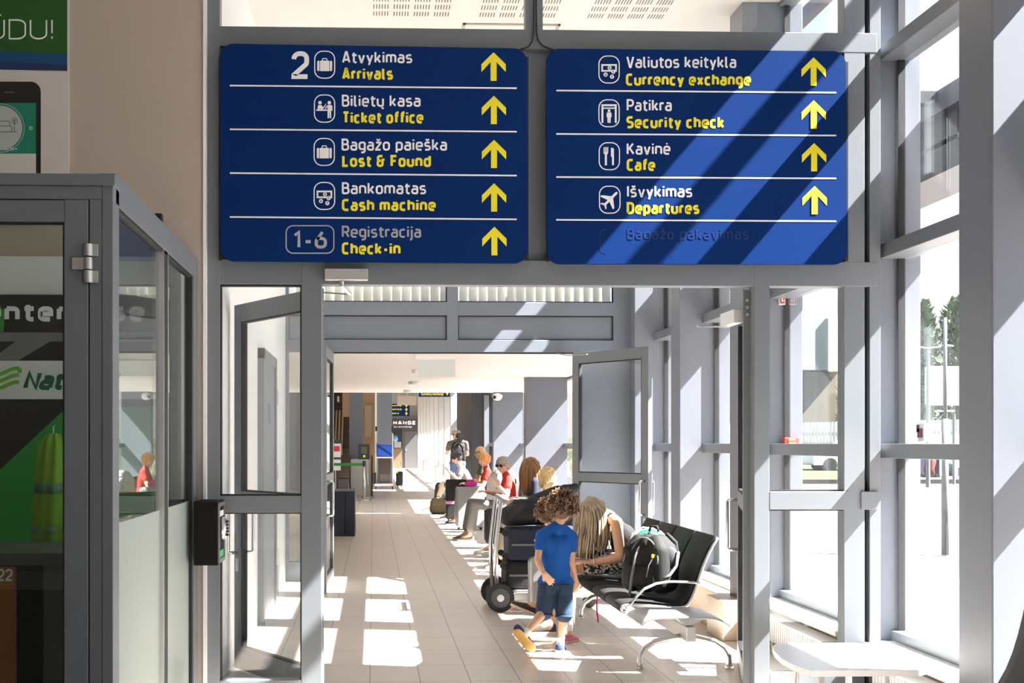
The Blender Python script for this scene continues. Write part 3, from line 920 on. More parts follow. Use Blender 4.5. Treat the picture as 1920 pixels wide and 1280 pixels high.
# lettering of a withdrawn line, painted over in the board's blue
om = mat('overpainted_vinyl', (.006, .024, .13), .3)
line(sr, 'Bagažo pakavimas', 1176, 1404, 449, 21, .17, om, 'covered_lettering')
m = MB()
stroke(m, fillet([Vector(q) for q in ((1137, 430), (1125, 430), (1125, 474), (1137, 474))], 10), 1.6, PS)
build('covered_pictogram', m, om, sr, fixn=False)
# ================================================================== OUTSIDE
gm = mat('pale_paving', (.070, .067, .063), .9, noise=.06, nscale=3)
struct('ground_asphalt', MB().box(6.2, 90, -40, 14, -.2, -.025), mat('worn_asphalt', (.072, .064, .060), .9, noise=.08, nscale=2))
gb = MB().box(3.12, 6.2, -40, 14, -.2, -.02)
struct('ground_paving', gb, mat('pinkish_paving', (.46, .40, .37), .9, noise=.05, nscale=4))
struct('ground_road', MB().box(3.12, 120, 14, 47, -.2, -.03), gm)
gs = MB().box(8, 120, 47, 52, -.2, .02).add([(8, 52, .02), (160, 52, .02), (160, 140, 1.9), (8, 140, 1.9)], [(0, 1, 2, 3)])
grassm = mat('dry_grass', (.048, .060, .026), .95, noise=.35, nscale=2)
struct('ground_verge', gs, grassm)
struct('trim_kerb', MB().box(8, 120, 46.7, 47.0, -.1, .12), mat('kerb_grey', (.03, .03, .032), .9))
# slatted canopy fascia along the building and the eaves gutter above it
cn = thing('canopy_fascia', 'dark slatted canopy fascia hanging outside the tall right window', 'canopy', (3.4, 8, 3.04))
cm = mat('dark_canopy_steel', (.06, .06, .07), .5)
c = MB()
for z0, z1, x0, x1 in ((3.35, 3.48, 3.30, 3.52), (2.96, 3.07, 3.24, 3.60), (3.18, 3.21, 3.37, 3.43)):
    c.box(x0, x1, 3.0, 14.2, z0, z1)
build('rail', c, cm, cn)
y = 3.0; k = 0
while y < 14:
    build('slat', MB().box(3.37, 3.42, y, y+.44, 3.05, 3.37), cm, cn)
    y += .51; k += 1
for y in (5.9, 7.7, 9.65, 11.7, 13.6):
    build('bracket', MB().box(3.1, 3.4, y, y+.1, 3.41, 3.48), cm, cn)
eg = MB().box(4.26, 4.34, 3, 30, 5.60, 5.74)
for y in (3.2, 7.5, 11.5, 15.5, 19.5, 23.5, 27.5): eg.box(3.04, 4.3, y, y+.08, 5.62, 5.70)
struct('trim_eaves', eg, cm)
struct('wall_parapet', MB().box(2.98, 3.04, -5, 33, 4.61, 5.9), M['pillar'])
# trees beyond the fence
leafm = [mat('foliage_dark', (.16, .19, .14), .9, noise=.4, nscale=1.5), mat('foliage_mid', (.20, .23, .16), .9, noise=.4, nscale=1.5)]  # leaf greens paled and greyed to imitate glare in the window glass
barkm = mat('bark', (.10, .075, .055), .95)
def tree(x, y, h, r, kind, label):
    t = thing('conifer_tree' if kind else 'leafy_tree', label, 'tree', (x, y, .8), 'trees beyond the car park')
    build('trunk', MB().tube([(x, y, .3), (x+.1, y, h*.5), (x, y, h*.92)], [.2, .14, .03], 8), barkm, t)
    rnd = random.Random(int(x*91+y*7))
    mb = MB()
    n = 1300
    for i in range(n):
        u = rnd.random()
        if kind:
            z = h*(.12+.88*u); rad = r*(1-u)**.6*(.7+.3*abs(math.sin(u*30)))+.08
        else:
            z = h*(.2+.8*u); rad = r*math.sqrt(max(0, 1-(2*u-.95)**2))*(.7+.3*rnd.random())
        a = rnd.random()*6.283
        q = rad*(.35+.65*rnd.random()**.5)
        p = Vector((x+math.cos(a)*q, y+math.sin(a)*q, z+.3))
        sz = .30+.30*rnd.random()
        d = Vector((math.cos(a), math.sin(a), rnd.uniform(-.5, .3))).normalized()
        e = d.cross(Vector((0, 0, 1))).normalized()
        f_ = (Vector((0, 0, 1))*rnd.uniform(.4, 1)+d*rnd.uniform(-.3, .6)).normalized()
        mb.add([p-e*sz*.5, p-f_*sz*.3, p+e*sz*.5, p+d*sz*.3+f_*sz*.7], [(0, 1, 2, 3)])
    build('crown', mb, leafm[1 if not kind else int(rnd.random() < .4)], t, fixn=False)
spots = [(32.4, 88, 2, 600, 1), (36.9, 88, 2, 552, 1), (41.2, 88, 2, 540, 0), (36.6, 100, 2, 604, 0), (38.6, 96, 2, 575, 0), (42.9, 96, 2, 545, 1),
         (34.4, 104, 2, 600, 0), (38.7, 104, 2, 585, 1), (43.0, 104, 2, 572, 0), (47.3, 104, 2, 540, 0), (28.5, 104, 2, 625, 1), (24, 104, 2, 620, 0), (40.7, 112, 2, 580, 0), (45, 112, 2, 565, 0), (49.4, 112, 2, 548, 0), (36.3, 112, 2, 590, 0)]
wh = ['conifer at the right end of the pale pavilion', 'tall pointed conifer behind the street lamp and notice board', 'broad tree at the edge of the near right pillar',
      'leafy tree rising right of the pavilion fascia', 'leafy tree behind the left edge of the tall window glass', 'dark conifer just left of the near right pillar',
      'leafy tree far behind the right end of the pavilion', 'far conifer between the pavilion and the street lamp', 'far leafy tree behind the left edge of the notice board', 'far leafy tree hidden by the near right pillar',
      'conifer tip showing above the pavilion roof', 'leafy tree far behind the left end of the pavilion', 'rearmost leafy tree between pavilion and tall window', 'rearmost leafy tree left of the street lamp mast',
      'rearmost leafy tree behind the right edge of the notice board', 'rearmost leafy tree right above the parked white car']
for (X, Y, r, top, kd), lb in zip(spots, wh):
    tree(X, Y, (830-top)/2500*Y+.7, 1.85, kd, lb)
# fence of white pales on dark posts
fa, fbb = Vector((20.5, 81, 0)), Vector((30.5, 58.5, 0))
fn = thing('pale_fence', 'long white pale fence with dark gaps across the car park', 'fence', fa)
wp = mat('white_fence', (.8, .8, .8), .6)
d = (fbb-fa); L = d.length; d.normalize()
kk = int(L/.26)
for i in range(kk):
    p = fa+d*(i*.26+.13)
    o_ = MB().obox((p.x, p.y, 2.0), d, d.cross(Vector((0, 0, 1))), (0, 0, 1), .095, .02, .55 if i % 14 else .6)
    build('pale', o_, wp, fn)
build('fence_rail', MB().bar(fa+Vector((.05, .05, 1.98)), fbb+Vector((.05, .05, 1.98)), .08, .12).bar(fa+Vector((.05, .05, .85)), fbb+Vector((.05, .05, .85)), .06, 1.0), mat('fence_rail', (.12, .14, .15), .7), fn)
# pale and brown blocks added behind the fence, imitating a reflection in the window
bl = thing('pavilion', 'pale flat roofed pavilion behind the fence seen through the sidelight', 'building', (29, 92, 0))
build('wall', MB().box(26.5, 34, 91, 97, .8, 6.3), mat('brown_render', (.17, .15, .11), .9, noise=.2, nscale=.6), bl)
build('fascia', MB().box(25.6, 32.2, 90, 98, 6.4, 9.9), mat('pale_fascia', (.30, .33, .35), .6), bl)
build('corner_panel', MB().box(31.0, 32.4, 89.8, 90.0, 6.3, 10.1), wp, bl)
# car
cr = thing('car', 'white car parked below the white fence', 'car', (K(1600)*60, 60, .1))
cx, cy, cz = K(1600)*60, 60, .12
prof = [(-2.1, .3), (-2.15, .75), (-1.9, .95), (-1.0, 1.02), (-.45, 1.42), (.9, 1.45), (1.6, 1.05), (2.1, .95), (2.15, .35)]
build('body', MB().prism([(cx+a, cz+b) for a, b in prof], 'y', cy-.85, cy+.85), mat('car_white', (.75, .76, .78), .25), cr, bevel=.08, bseg=3)
build('side_window', MB().prism([(cx+a, cz+b) for a, b in ((-.85, 1.03), (-.38, 1.36), (.85, 1.38), (1.4, 1.05))], 'y', cy-.87, cy-.855), mat('car_glass', (.04, .05, .06), .1), cr)
for a in (-1.35, 1.35):
    for s_ in (-.8, .8):
        build('wheel', MB().cyl((cx+a, cy+s_-.1, cz+.32), (cx+a, cy+s_+.1, cz+.32), .32), M['rubber'], cr, bevel=.03)
# second car, dark, half hidden
cx, cy, cz = K(1400)*61, 61, .12
cr = thing('car', 'dark blue grey car parked left of the white car', 'car', (cx, cy, cz))
build('body', MB().prism([(cx+a, cz+b) for a, b in prof], 'y', cy-.85, cy+.85), mat('car_slate', (.10, .14, .17), .3), cr, bevel=.08, bseg=3)
build('side_window', MB().prism([(cx+a, cz+b) for a, b in ((-.85, 1.03), (-.38, 1.36), (.85, 1.38), (1.4, 1.05))], 'y', cy-.87, cy-.855), MATS['car_glass'], cr)
for a in (-1.35, 1.35):
    build('wheel', MB().cyl((cx+a, cy-.9, cz+.32), (cx+a, cy-.7, cz+.32), .32), M['rubber'], cr, bevel=.03)
gp = mat('galvanised_post', (.16, .165, .17), .5)
# slim white post near the paving, street lamp, sign board, banner, red machine
b0 = Vector((K(1772)*16.9, 16.9, -.02))
lp = thing('flag_post', 'slim white post standing on the paving outside the tall window', 'post', b0)
build('shaft', MB().cyl(b0, b0+Vector((0, 0, 1.75)), .045, 14), gp, lp, smooth=True)
build('upper_rod', MB().cyl(b0+Vector((0, 0, 1.75)), b0+Vector((0, 0, 3.05)), .024, 12), gp, lp, smooth=True)
build('clamp', MB().cyl(b0+Vector((-.1, 0, 1.85)), b0+Vector((.12, 0, 1.85)), .014, 8), M['alu'], lp)
Y = 42
p0 = W(1740, 900, Y); p0.z = 0
sl_ = thing('street_lamp', 'white street lamp with a long arm in front of the trees', 'street lamp', p0)
zt = ZZ(1740, 655, Y)
build('mast', MB().tube([p0, Vector((p0.x, p0.y, zt))], [.07, .045], 10), gp, sl_)
build('arm', MB().tube([W(1700, 650, Y), W(1740, 653, Y), W(1772, 650, Y)], .04, 8), gp, sl_)
build('lamp_head', MB().ell(W(1776, 649, Y), (.22, .1, .06)), gp, sl_, smooth=True)
Y = 45
sb = thing('notice_board', 'white blank sign board on two posts by the car park', 'sign board', W(1790, 905, Y))
x0, x1 = K(1735)*Y, K(1815)*Y
z0, z1 = ZZ(1770, 760, Y), ZZ(1770, 686, Y)
build('panel', MB().prism([(p.x, p.y) for p in rrect(x0, z0, x1, z1, .1)], 'y', Y, Y+.05), mat('board_white', (.30, .31, .33), .5), sb)
build('panel_rib', MB().box(x0+.45, x0+.6, Y+.05, Y+.09, z0+.05, z1-.05).box(x0, x1, Y+.05, Y+.08, z1-.1, z1-.05), mat('board_rib', (.5, .47, .4), .6), sb)
for px in (1742, 1791):
    build('board_post', MB().cyl((K(px)*Y, Y+.1, 0), (K(px)*Y, Y+.1, z0+.3), .05, 10), gp, sb)
Y = 54
x0, x1 = K(1708)*Y, K(1830)*Y
bn = thing('banner', 'white and purple advertising banner along the car park edge', 'banner', (x0, Y, 0))
build('banner_sheet', MB().box(x0, x1, Y, Y+.04, .06, 1.75), wp, bn)
pw = [(x0, .06)]+[(x0+(x1-x0)*i/16, .35+.62*(1-abs(2*(i/16)-.55))**1.0) for i in range(17)]+[(x1, .06)]
build('purple_field', MB().prism(pw, 'y', Y-.02, Y), mat('banner_purple', (.038, .030, .088), .6), bn)
for px in (1762, 1792):
    build('banner_post', MB().cyl((K(px)*Y, Y-.06, .02), (K(px)*Y, Y-.06, 1.9), .05, 8), wp, bn)
rx = K(1744)*53
rd = thing('road_machine', 'red covered machine on small wheels before the purple banner', 'machine', (rx, 53, .02))
build('cover', MB().tube([(rx, 53, .14), (rx-.05, 53, .35), (rx+.03, 53, .7), (rx, 53, .95)], [.18, .2, .21, .12], 10), mat('red_cover', (.12, .016, .012), .6), rd, smooth=True)
build('base', MB().box(rx-.35, rx+.3, 52.8, 53.2, .06, .15), M['black'], rd)
for a in (-.25, .22):
    build('wheel', MB().cyl((rx+a, 52.75, .08), (rx+a, 53.25, .08), .08, 10), M['rubber'], rd)
# ================================================================== GLASS BOOTH ON THE LEFT
YB, XB = 4.93, -.955
bt = thing('glass_booth', 'grey framed glass rental booth with frosted lower panes at left', 'booth', (XB, YB, 0))
BF = M['frame']
zt, zl = 2.425, 2.308
p = MB(); fb(p, -260, 325, 217, 347, YB, .07, off=-.012); build('top_beam', p, BF, bt, bevel=.003)
p = MB(); fb(p, -260, 347, 191, 372, YB, .06); build('header', p, BF, bt, bevel=.002)
z0 = ZZ(200, 347, YB)
build('corner_post', MB().box(K(191)*YB, XB, YB, YB+.12, 0, z0), BF, bt, bevel=.003)
build('jamb', MB().box(K(167.5)*YB, K(190.5)*YB, YB+.004, YB+.06, 0, ZZ(180, 373, YB)), BF, bt, bevel=.002)
# side: beam, mullion, posts, panes
build('side_beam', MB().box(XB-.06, XB, YB+.058, 7.29, zl, zt-.004), M['frame'], bt, bevel=.003)
build('side_post', MB().box(XB-.06, XB, 7.12, 7.29, 0, zl), BF, bt)
build('mullion', MB().box(XB-.03, XB-.004, 6.14, 6.155, 0, zl), M['alu'], bt)
build('mullion', MB().box(XB-.03, XB-.004, 6.27, 6.285, 0, zl), M['alu'], bt)
gk = MB().box(XB-.04, XB-.006, 6.155, 6.27, 0, zl).box(XB-.045, XB-.006, 7.1, 7.12, 0, zl).box(XB-.045, XB-.006, YB+.12, 7.12, zl-.012, zl-.001)
build('gasket', gk, M['gasket'], bt)
ZF = 1.112
for a, b in ((YB+.12, 6.14), (6.285, 7.1)):
    build('clear_pane', MB().box(XB-.03, XB-.022, a, b, ZF, zl-.012), M['boothglass'], bt)
    build('frosted_pane', MB().box(XB-.03, XB-.022, a, b, .05, ZF), M['frost'], bt)
build('bottom_rail', MB().box(XB-.06, XB, YB+.12, 7.12, 0, .05), BF, bt)
build('cable_clip', MB().box(XB-.03, XB+.0, 6.05, 6.10, zt, zt+.03), M['black'], bt)
# booth door, hinged on the right
dr = struct('booth_door', MB(), BF, bt) if 0 else None
p = MB()
fb(p, 120, 374, 165, 1700, YB, .045); fb(p, -230, 374, 120, 415, YB, .045); fb(p, -260, 374, -225, 1700, YB, .045)
door = build('door', p, BF, bt, bevel=.003)
p = MB(); fb(p, 117, 415, 121, 1700, YB, .03, off=.006); fb(p, -225, 414, 120, 418, YB, .03, off=.006); fb(p, 164.5, 373, 168, 1700, YB, .05, off=.01); fb(p, -260, 371.5, 168, 375, YB, .05, off=.01)
build('gasket', p, M['gasket'], door)
p = MB(); fb(p, -225, 417, 119, 1700, YB, .006, off=.02); build('door_pane', p, M['boothglass'], door)
for i, (y0, y1, x0, x1) in enumerate(((457, 480, 158, 185), (482.5, 505, 136, 173), (507, 530, 158, 185))):
    c = W(165.5, (y0+y1)/2, YB-.014)
    h = abs(ZZ(165, y0, YB)-ZZ(165, y1, YB))/2
    q = MB().cyl(c-Vector((0, 0, h)), c+Vector((0, 0, h)), .0165, 18)
    q.box(K(x0)*YB, K(x1)*YB, YB-.012, YB-.001, c.z-h, c.z+h)
    build('hinge', q, M['alu'], door, bevel=.0015)
# board with company signs at the back of the booth
YW = 7.22
pb = plane(YW-.004); pb2 = plane(YW-.006); pb3 = plane(YW-.008)
bd = thing('sign_board', 'dark back board with company name strips inside the glass booth', 'sign board', (K(100)*YW, YW, 1))
blk = mat('board_black', (.012, .012, .013), .4)
build('backing', MB().box(K(-300)*YW, K(303)*YW, YW, YW+.03, ZZ(0, 1100, YW), ZZ(0, 552, YW)), blk, bd)
gd = mat('brand_green', (.02, .30, .05), .5)
lg = mat('leaf_green', (.19, .52, .03), .5)
dg_ = mat('deep_green', (.0, .13, .075), .5)
m = MB(); poly(m, [(-300, 554), (-12, 554), (9, 586), (7, 622), (-300, 622)], pb); build('green_flash', m, gd, bd, fixn=False)
m = MB(); text(m, 'enterprise', -27, 271, 602.5, 37, .235, pb2, gap=.13); build('company_name', m, M['letter'], bd, fixn=False)
m = MB(); poly(m, [(-300, 623), (292, 623), (292, 640), (-300, 640)], pb); poly(m, [(-20, 676), (52, 623), (122, 623), (34, 676)], pb2)
build('grey_stripe', m, mat('stripe_grey', (.20, .20, .20), .5), bd, fixn=False)
m = MB(); poly(m, [(-300, 676), (296, 676), (296, 748), (-300, 748)], pb); build('white_strip', m, M['white'], bd, fixn=False)
m = MB()
for k in range(3):
    y = 696+k*13
    up = [Vector((-44+i*4.2, y+6*math.sin((i-4)/19*6.283))) for i in range(20)]
    stroke(m, up, 7, pb2)
poly(m, [(p_.x, p_.y) for p_ in rrect(33, 690, 41, 699, 2, 4)], pb2)
build('wave_emblem', m, lg, bd, fixn=False)
m = MB(); text(m, 'National', 43, 224, 731, 36, .24, pb2, italic=.22, gap=.02); build('company_name', m, dg_, bd, fixn=False)
m = MB(); poly(m, [(-300, 1095), (-300, 1120-200), (0, 880), (120, 768), (300, 600+160), (300, 1095)], pb)
build('green_field', m, mat('panel_green', (.012, .33, .045), .5), bd, fixn=False)
# hi-vis vest hanging in front of the board
vs = thing('safety_vest', 'yellow green safety vest hanging inside the glass booth', 'vest', W(92, 1025, 6.9))
def vrow(y, xl, xr, d):
    n = 14
    fr, bk = [], []
    for i in range(n+1):
        t = i/n; x = xl+(xr-xl)*t
        o = W(x, y, 6.9)
        wob = .012*math.sin(t*19+y*.02)
        fr.append(o+Vector((0, -d*math.sin(math.pi*t)+wob, 0)))
        bk.append(o+Vector((0, d*math.sin(math.pi*t)*.6+.01, 0)))
    return fr+bk[::-1]
prof_ = [(812, 88, 112, .02), (826, 76, 122, .04), (850, 70, 128, .05), (900, 66, 132, .06), (960, 60, 138, .065), (1026, 56, 142, .07)]
hv = mat('hivis_fabric', (.22, .42, .025), .7, bump=.2, bscale=120)
build('vest_body', MB().loft([vrow(*r) for r in prof_]), hv, vs, smooth=True)
for ya, yb in ((905, 925), (985, 1000)):
    build('reflective_band', MB().loft([[q+Vector((0, -.004, 0)) for q in vrow(y_, 66-(y_-900)*.09, 132+(y_-900)*.09, .064)] for y_ in (ya, yb)]), mat('reflective_tape', (.10, .24, .12), .35), vs, smooth=True)
build('hook', MB().tube([W(100, 812, 6.9), W(100, 800, 6.9), W(104, 796, 7.0), W(104, 796, YW-.012)], .004, 8), M['steel'], vs)
# counter in the booth
YC = 5.45
ct = thing('rental_counter', 'black and brown counter standing behind the booth door', 'counter', (K(60)*YC, YC, 0))
zc = ZZ(60, 1036, YC)
build('worktop', MB().box(-2.4, K(150)*YC, YC-.02, YC+.6, zc-.05, zc), mat('counter_grey', (.09, .09, .09), .4), ct, bevel=.004)
build('front_panel', MB().box(-2.4, K(80)*YC, YC+.02, YC+.06, 0, zc-.05), M['black'], ct)
build('end_panel', MB().box(K(80)*YC, K(148)*YC, YC+.01, YC+.58, 0, zc-.05), mat('counter_side', (.10, .10, .10), .5), ct)
build('brown_panel', MB().box(-2.4, K(29)*YC, YC-.005, YC+.018, 0, zc-.055), mat('brown_laminate', (.30, .115, .038), .5, noise=.1, nscale=8), ct)
m = MB(); text(m, '22', -5, 23.5, 1089, 23, .16, plane(YC-.007)); build('number', m, M['letter'], ct, fixn=False)
struct('wall_booth_back', MB().box(-3.2, XB-.07, 7.255, 7.298, 0, zt), M['white'])

# ------------------------------------------------------------------ key safe on the booth corner
kb = thing('key_box', 'black key safe with a metal keypad fixed at the booth corner', 'key box', (-.87, 7.15, .95))
x0, x1, y0, y1 = -.938, -.812, 7.0, 7.288
za, zb_ = ZZ(390, 1060, 7.0), ZZ(390, 940, 7.0)
build('case', MB().box(x0, x1, y0, y1, za, zb_), M['matt'], kb, bevel=.004)
build('face_rim', MB().box(x1, x1+.008, y0+.005, y0+.03, za+.01, zb_-.01).box(x1, x1+.008, y1-.04, y1-.01, za+.01, zb_-.01).box(x1, x1+.0078, y0+.03, y1-.04, za+.01, za+.03).box(x1, x1+.0078, y0+.03, y1-.04, zb_-.03, zb_-.01), M['frame_dark'], kb)
kp = build('keypad', MB().ell((x1+.01, 7.15, .965), (.03, .055, .062)), M['steel'], kb, smooth=True)
ks = MB()
for r in range(5):
    build('key', MB().box(x1+.030, x1+.042, 7.115, 7.16, .925+r*.018, .935+r*.018), M['black'], kp, bevel=.002)
build('label', MB().box(x1, x1+.003, 7.04, 7.24, 1.03, 1.06), M['letter'], kb)
build('sticker', MB().box(x1, x1+.003, 7.04, 7.24, .80, .85), mat('sticker_green', (.03, .42, .12), .5), kb)

# ------------------------------------------------------------------ poster
YP = 7.285
pp = plane(YP); pq = plane(YP-.002); pr = plane(YP-.004); pt_ = plane(YP-.006)
po = thing('advertising_poster', 'tall poster with green top and a phone picture above the booth', 'poster', W(60, 330, YP))
m = MB().box(K(-330)*YP, K(129)*YP, YP+.002, YP+.014, ZZ(0, 345, YP), ZZ(0, -320, YP)); build('poster_panel', m, mat('poster_white', (.56, .53, .51), .5), po)
m = MB(); poly(m, [(-330, -320), (126, -320), (126, 102), (40, 97), (-330, 92)], pp); build('green_area', m, mat('poster_green', (.009, .085, .007), .5), po, fixn=False)
m = MB(); poly(m, [(-330, 92), (40, 97), (126, 102), (126, 121), (40, 117), (-330, 112)], pp); build('blue_band', m, mat('poster_blue', (.0, .055, .17), .5), po, fixn=False)
m = MB(); poly(m, [(-330, 112), (40, 117), (126, 121), (126, 133), (-330, 124)], pp); build('navy_band', m, mat('poster_navy', (.006, .02, .10), .5), po, fixn=False)
m = MB(); text(m, 'JŪDU!', -56, 99.5, 74, 38, .075, pq, gap=.10); build('poster_lettering', m, M['letter'], po, fixn=False)
m = MB(); poly(m, [(q.x, q.y) for q in rrect(-70, 153, 76.5, 420, 19)][:], pp)
ph = build('phone_picture', m, mat('phone_print', (.010, .009, .009), .3), po, fixn=False)
m = MB(); poly(m, [(-62, 193), (67.5, 193), (67.5, 288), (-62, 288)], pq); build('phone_screen', m, mat('screen_teal', (.004, .20, .13), .5), ph, fixn=False)
m = MB(); poly(m, [(-62, 288), (67.5, 288), (67.5, 345), (-62, 345)], pq); build('screen_lower', m, mat('screen_white', (.60, .57, .55), .5), ph, fixn=False)
m = MB(); poly(m, disc(0, 240, 42, 32), pr); stroke(m, [Vector(q) for q in disc(0, 240, 45.5, 36)], 1.2, pr, True); build('screen_circle', m, mat('circle_grey', (.42, .46, .44), .5), ph, fixn=False)
m = MB()
for pts, cl in (([(-12, 247), (-12, 236), (22, 236), (22, 247)], True), ([(-8, 236), (-3, 227), (17, 227), (20, 236)], False), ([(27, 247), (27, 227)], False), ([(-28, 247), (32, 247)], False)):
    stroke(m, fillet([Vector(q) for q in pts], 3, cl), 1.1, pt_, cl)
stroke(m, [Vector(q) for q in disc(27.5, 226.5, 5, 16)], 1, pt_, True)
text(m, 'P', 26, 29.5, 229, 5, .2, pt_)
build('car_drawing', m, mat('print_dark', (.05, .07, .06), .6), ph, fixn=False)
m = MB(); text(m, 'ABC123', 5, 26, 281.5, 5.2, .2, pr); stroke(m, [Vector(q) for q in ((28.5, 278), (30.2, 280), (32, 278))], 1, pr); stroke(m, [Vector(q) for q in disc(58, 240, 2.6, 12)], 1.2, pr, True)
build('screen_lettering', m, M['letter'], ph, fixn=False)
m = MB(); poly(m, [(8, 172), (26, 172), (26, 174), (8, 174)], pq); build('speaker_slot', m, M['frame_dark'], ph, fixn=False)

# ------------------------------------------------------------------ coffee table by the window
tb = thing('coffee_table', 'low white coffee table with a rounded end by the window', 'table', (2.35, 6.6, 0))
z = .36
out = []
def tpt(px_, py_):
    d = (EYE-z)*F/(py_-PPY); u = (px_-PPX)/F
    return (d*(math.sin(PSI)+u*math.cos(PSI)), d*(math.cos(PSI)-u*math.sin(PSI)))
for q in ((1520, 1257), (1490, 1247), (1465, 1234), (1452, 1221), (1448, 1211), (1456, 1206), (1490, 1205)):
    out.append(tpt(*q))
yb_ = out[-1][1]
out += [(2.55, yb_), (2.60, yb_-.05), (2.60, out[0][1]+.05), (2.55, out[0][1])]
build('tabletop', MB().prism(out, 'z', z-.028, z), mat('white_lacquer', (.88, .88, .88), .25), tb, bevel=.008)
build('apron', MB().box(2.2, 2.5, 6.4, 6.9, z-.06, z-.028), M['alu'], tb)
for x, y in ((2.15, 6.36), (2.5, 6.36), (2.2, 6.92), (2.5, 6.92)):
    build('leg', MB().cyl((x, y, 0), (x+(2.34-x)*.12, y+(6.64-y)*.1, z-.028), .017, 12), M['alu'], tb)
# dark shell chair at the lower right edge
ch = thing('shell_chair', 'dark grey shell chair cut off at the lower right corner', 'chair', (2.15, 4.2, 0))
rows = []
for (px_, py_) in ((1925, 1120), (1919, 1148), (1911, 1180), (1901, 1213), (1888, 1245), (1868, 1280), (1838, 1312), (1790, 1335), (1720, 1348), (1660, 1350), (1640, 1358)):
    c = W(px_, py_, 4.42)
    rows.append([(c.x+.02*(t-.5)**2, 4.42-.42*t, c.z+.05*(2*t-1)**2*(.3 if py_ > 1300 else -.4)) for t in [i/8 for i in range(9)]])
build('shell', MB().sheet(rows), mat('chair_dark', (.045, .043, .045), .55), ch, smooth=True, solid=.02)
sx, sz = rows[7][4][0], rows[7][4][2]
for dx, dy in ((-.17, -.16), (.13, -.16), (-.17, .16), (.13, .16)):
    build('leg', MB().tube([(sx+dx*.6, 4.21+dy*.8, sz+.01), (sx+dx*1.2, 4.21+dy*1.15, 0)], [.014, .010], 10), M['steel'], ch)

# ------------------------------------------------------------------ radiators under the window
def radiator(y0, y1, label):
    r = thing('radiator', label, 'radiator', (2.8, (y0+y1)/2, 0), 'radiators under the window glass')
    b = MB().box(2.72, 2.84, y0, y1, .20, .215)
    build('top_grille', b, M['whiteplastic'], r)
    fm = MB(); n = int((y1-y0)/.045)
    fm.box(2.745, 2.83, y0, y1, .055, .20)
    for i in range(n):
        y = y0+(i+.5)*(y1-y0)/n
        fm.box(2.722, 2.746, y-.014, y+.014, .06, .198)
    build('fin_panel', fm, M['whiteplastic'], r, bevel=.003)
    v = build('valve', MB().cyl((2.74, y0-.05, .15), (2.80, y0-.05, .15), .012, 10).cyl((2.78, y0-.06, .15), (2.78, y0, .15), .012, 10), M['alu'], r)
    build('thermostat', MB().cyl((2.66, y0-.05, .15), (2.74, y0-.05, .15), .024, 18), M['whiteplastic'], v, bevel=.005)
    for y in (y0+.15, y1-.15):
        build('foot', MB().box(2.76, 2.82, y-.02, y+.02, 0, .06), M['whiteplastic'], r)
radiator(8.0, 9.3, 'white radiator below the window seen through the right sidelight')
radiator(6.15, 7.2, 'white radiator below the window behind the white coffee table')
# red alarm call point, extinguisher sign, window stickers
cp = thing('fire_call_point', 'red fire alarm call point on the window post behind the sidelight', 'call point', W(1482, 832, 9.52))
b0, b1 = W(1469, 844, 9.5), W(1496, 820, 9.5)
build('housing', MB().box(b0.x, b1.x, 9.47, 9.53, b0.z, b1.z), mat('alarm_red', (.62, .05, .025), .45), cp, bevel=.005)
build('button_plate', MB().box(b0.x+.025, b1.x-.02, 9.462, 9.47, b0.z+.02, b1.z-.03), mat('alarm_orange', (.8, .16, .03), .5), cp)
build('symbol', MB().box(b0.x+.045, b0.x+.06, 9.459, 9.462, b0.z+.03, b0.z+.05).box(b0.x+.065, b0.x+.075, 9.459, 9.462, b0.z+.03, b0.z+.05).box(b0.x+.03, b1.x-.03, 9.466, 9.47, b1.z-.022, b1.z-.008), M['letter'], cp)
ex = thing('fire_sign', 'small red fire extinguisher sign high on the window post', 'sign', W(1467, 553, 9.5))
b0, b1 = W(1461.5, 571, 9.5), W(1472.5, 537, 9.5)
build('plate', MB().box(b0.x, b1.x, 9.5, 9.53, b0.z, b1.z), M['letter'], ex)
build('red_field', MB().box(b0.x+.005, b1.x-.005, 9.496, 9.5, b0.z+.008, b1.z-.008), mat('sign_red', (.55, .02, .03), .5), ex)
build('symbol', MB().box(b0.x+.014, b0.x+.023, 9.493, 9.496, b0.z+.02, b1.z-.03).box(b0.x+.027, b1.x-.011, 9.493, 9.496, b0.z+.02, b0.z+.035), M['letter'], ex)
st = thing('window_sticker', 'small white notice sticker on the tall right window pane', 'sticker', (2.968, 7.2, 1.4))
c = [W(1720, 827, 1), W(1733, 794, 1)]
ys0, ys1 = 2.968/K(1733), 2.968/K(1721)
zs0, zs1 = ZZ(1727, 827, ys0), ZZ(1727, 793, ys0)
build('sheet', MB().box(2.968, 2.974, ys0, ys1, zs0, zs1), M['letter'], st)
build('print', MB().box(2.966, 2.968, ys0+.02, ys0+.09, zs0+.02, zs0+.07), mat('print_maroon', (.25, .04, .08), .6), st)
build('print', MB().box(2.966, 2.968, ys0+.10, ys1-.02, zs0+.05, zs0+.09), M['black'], st)
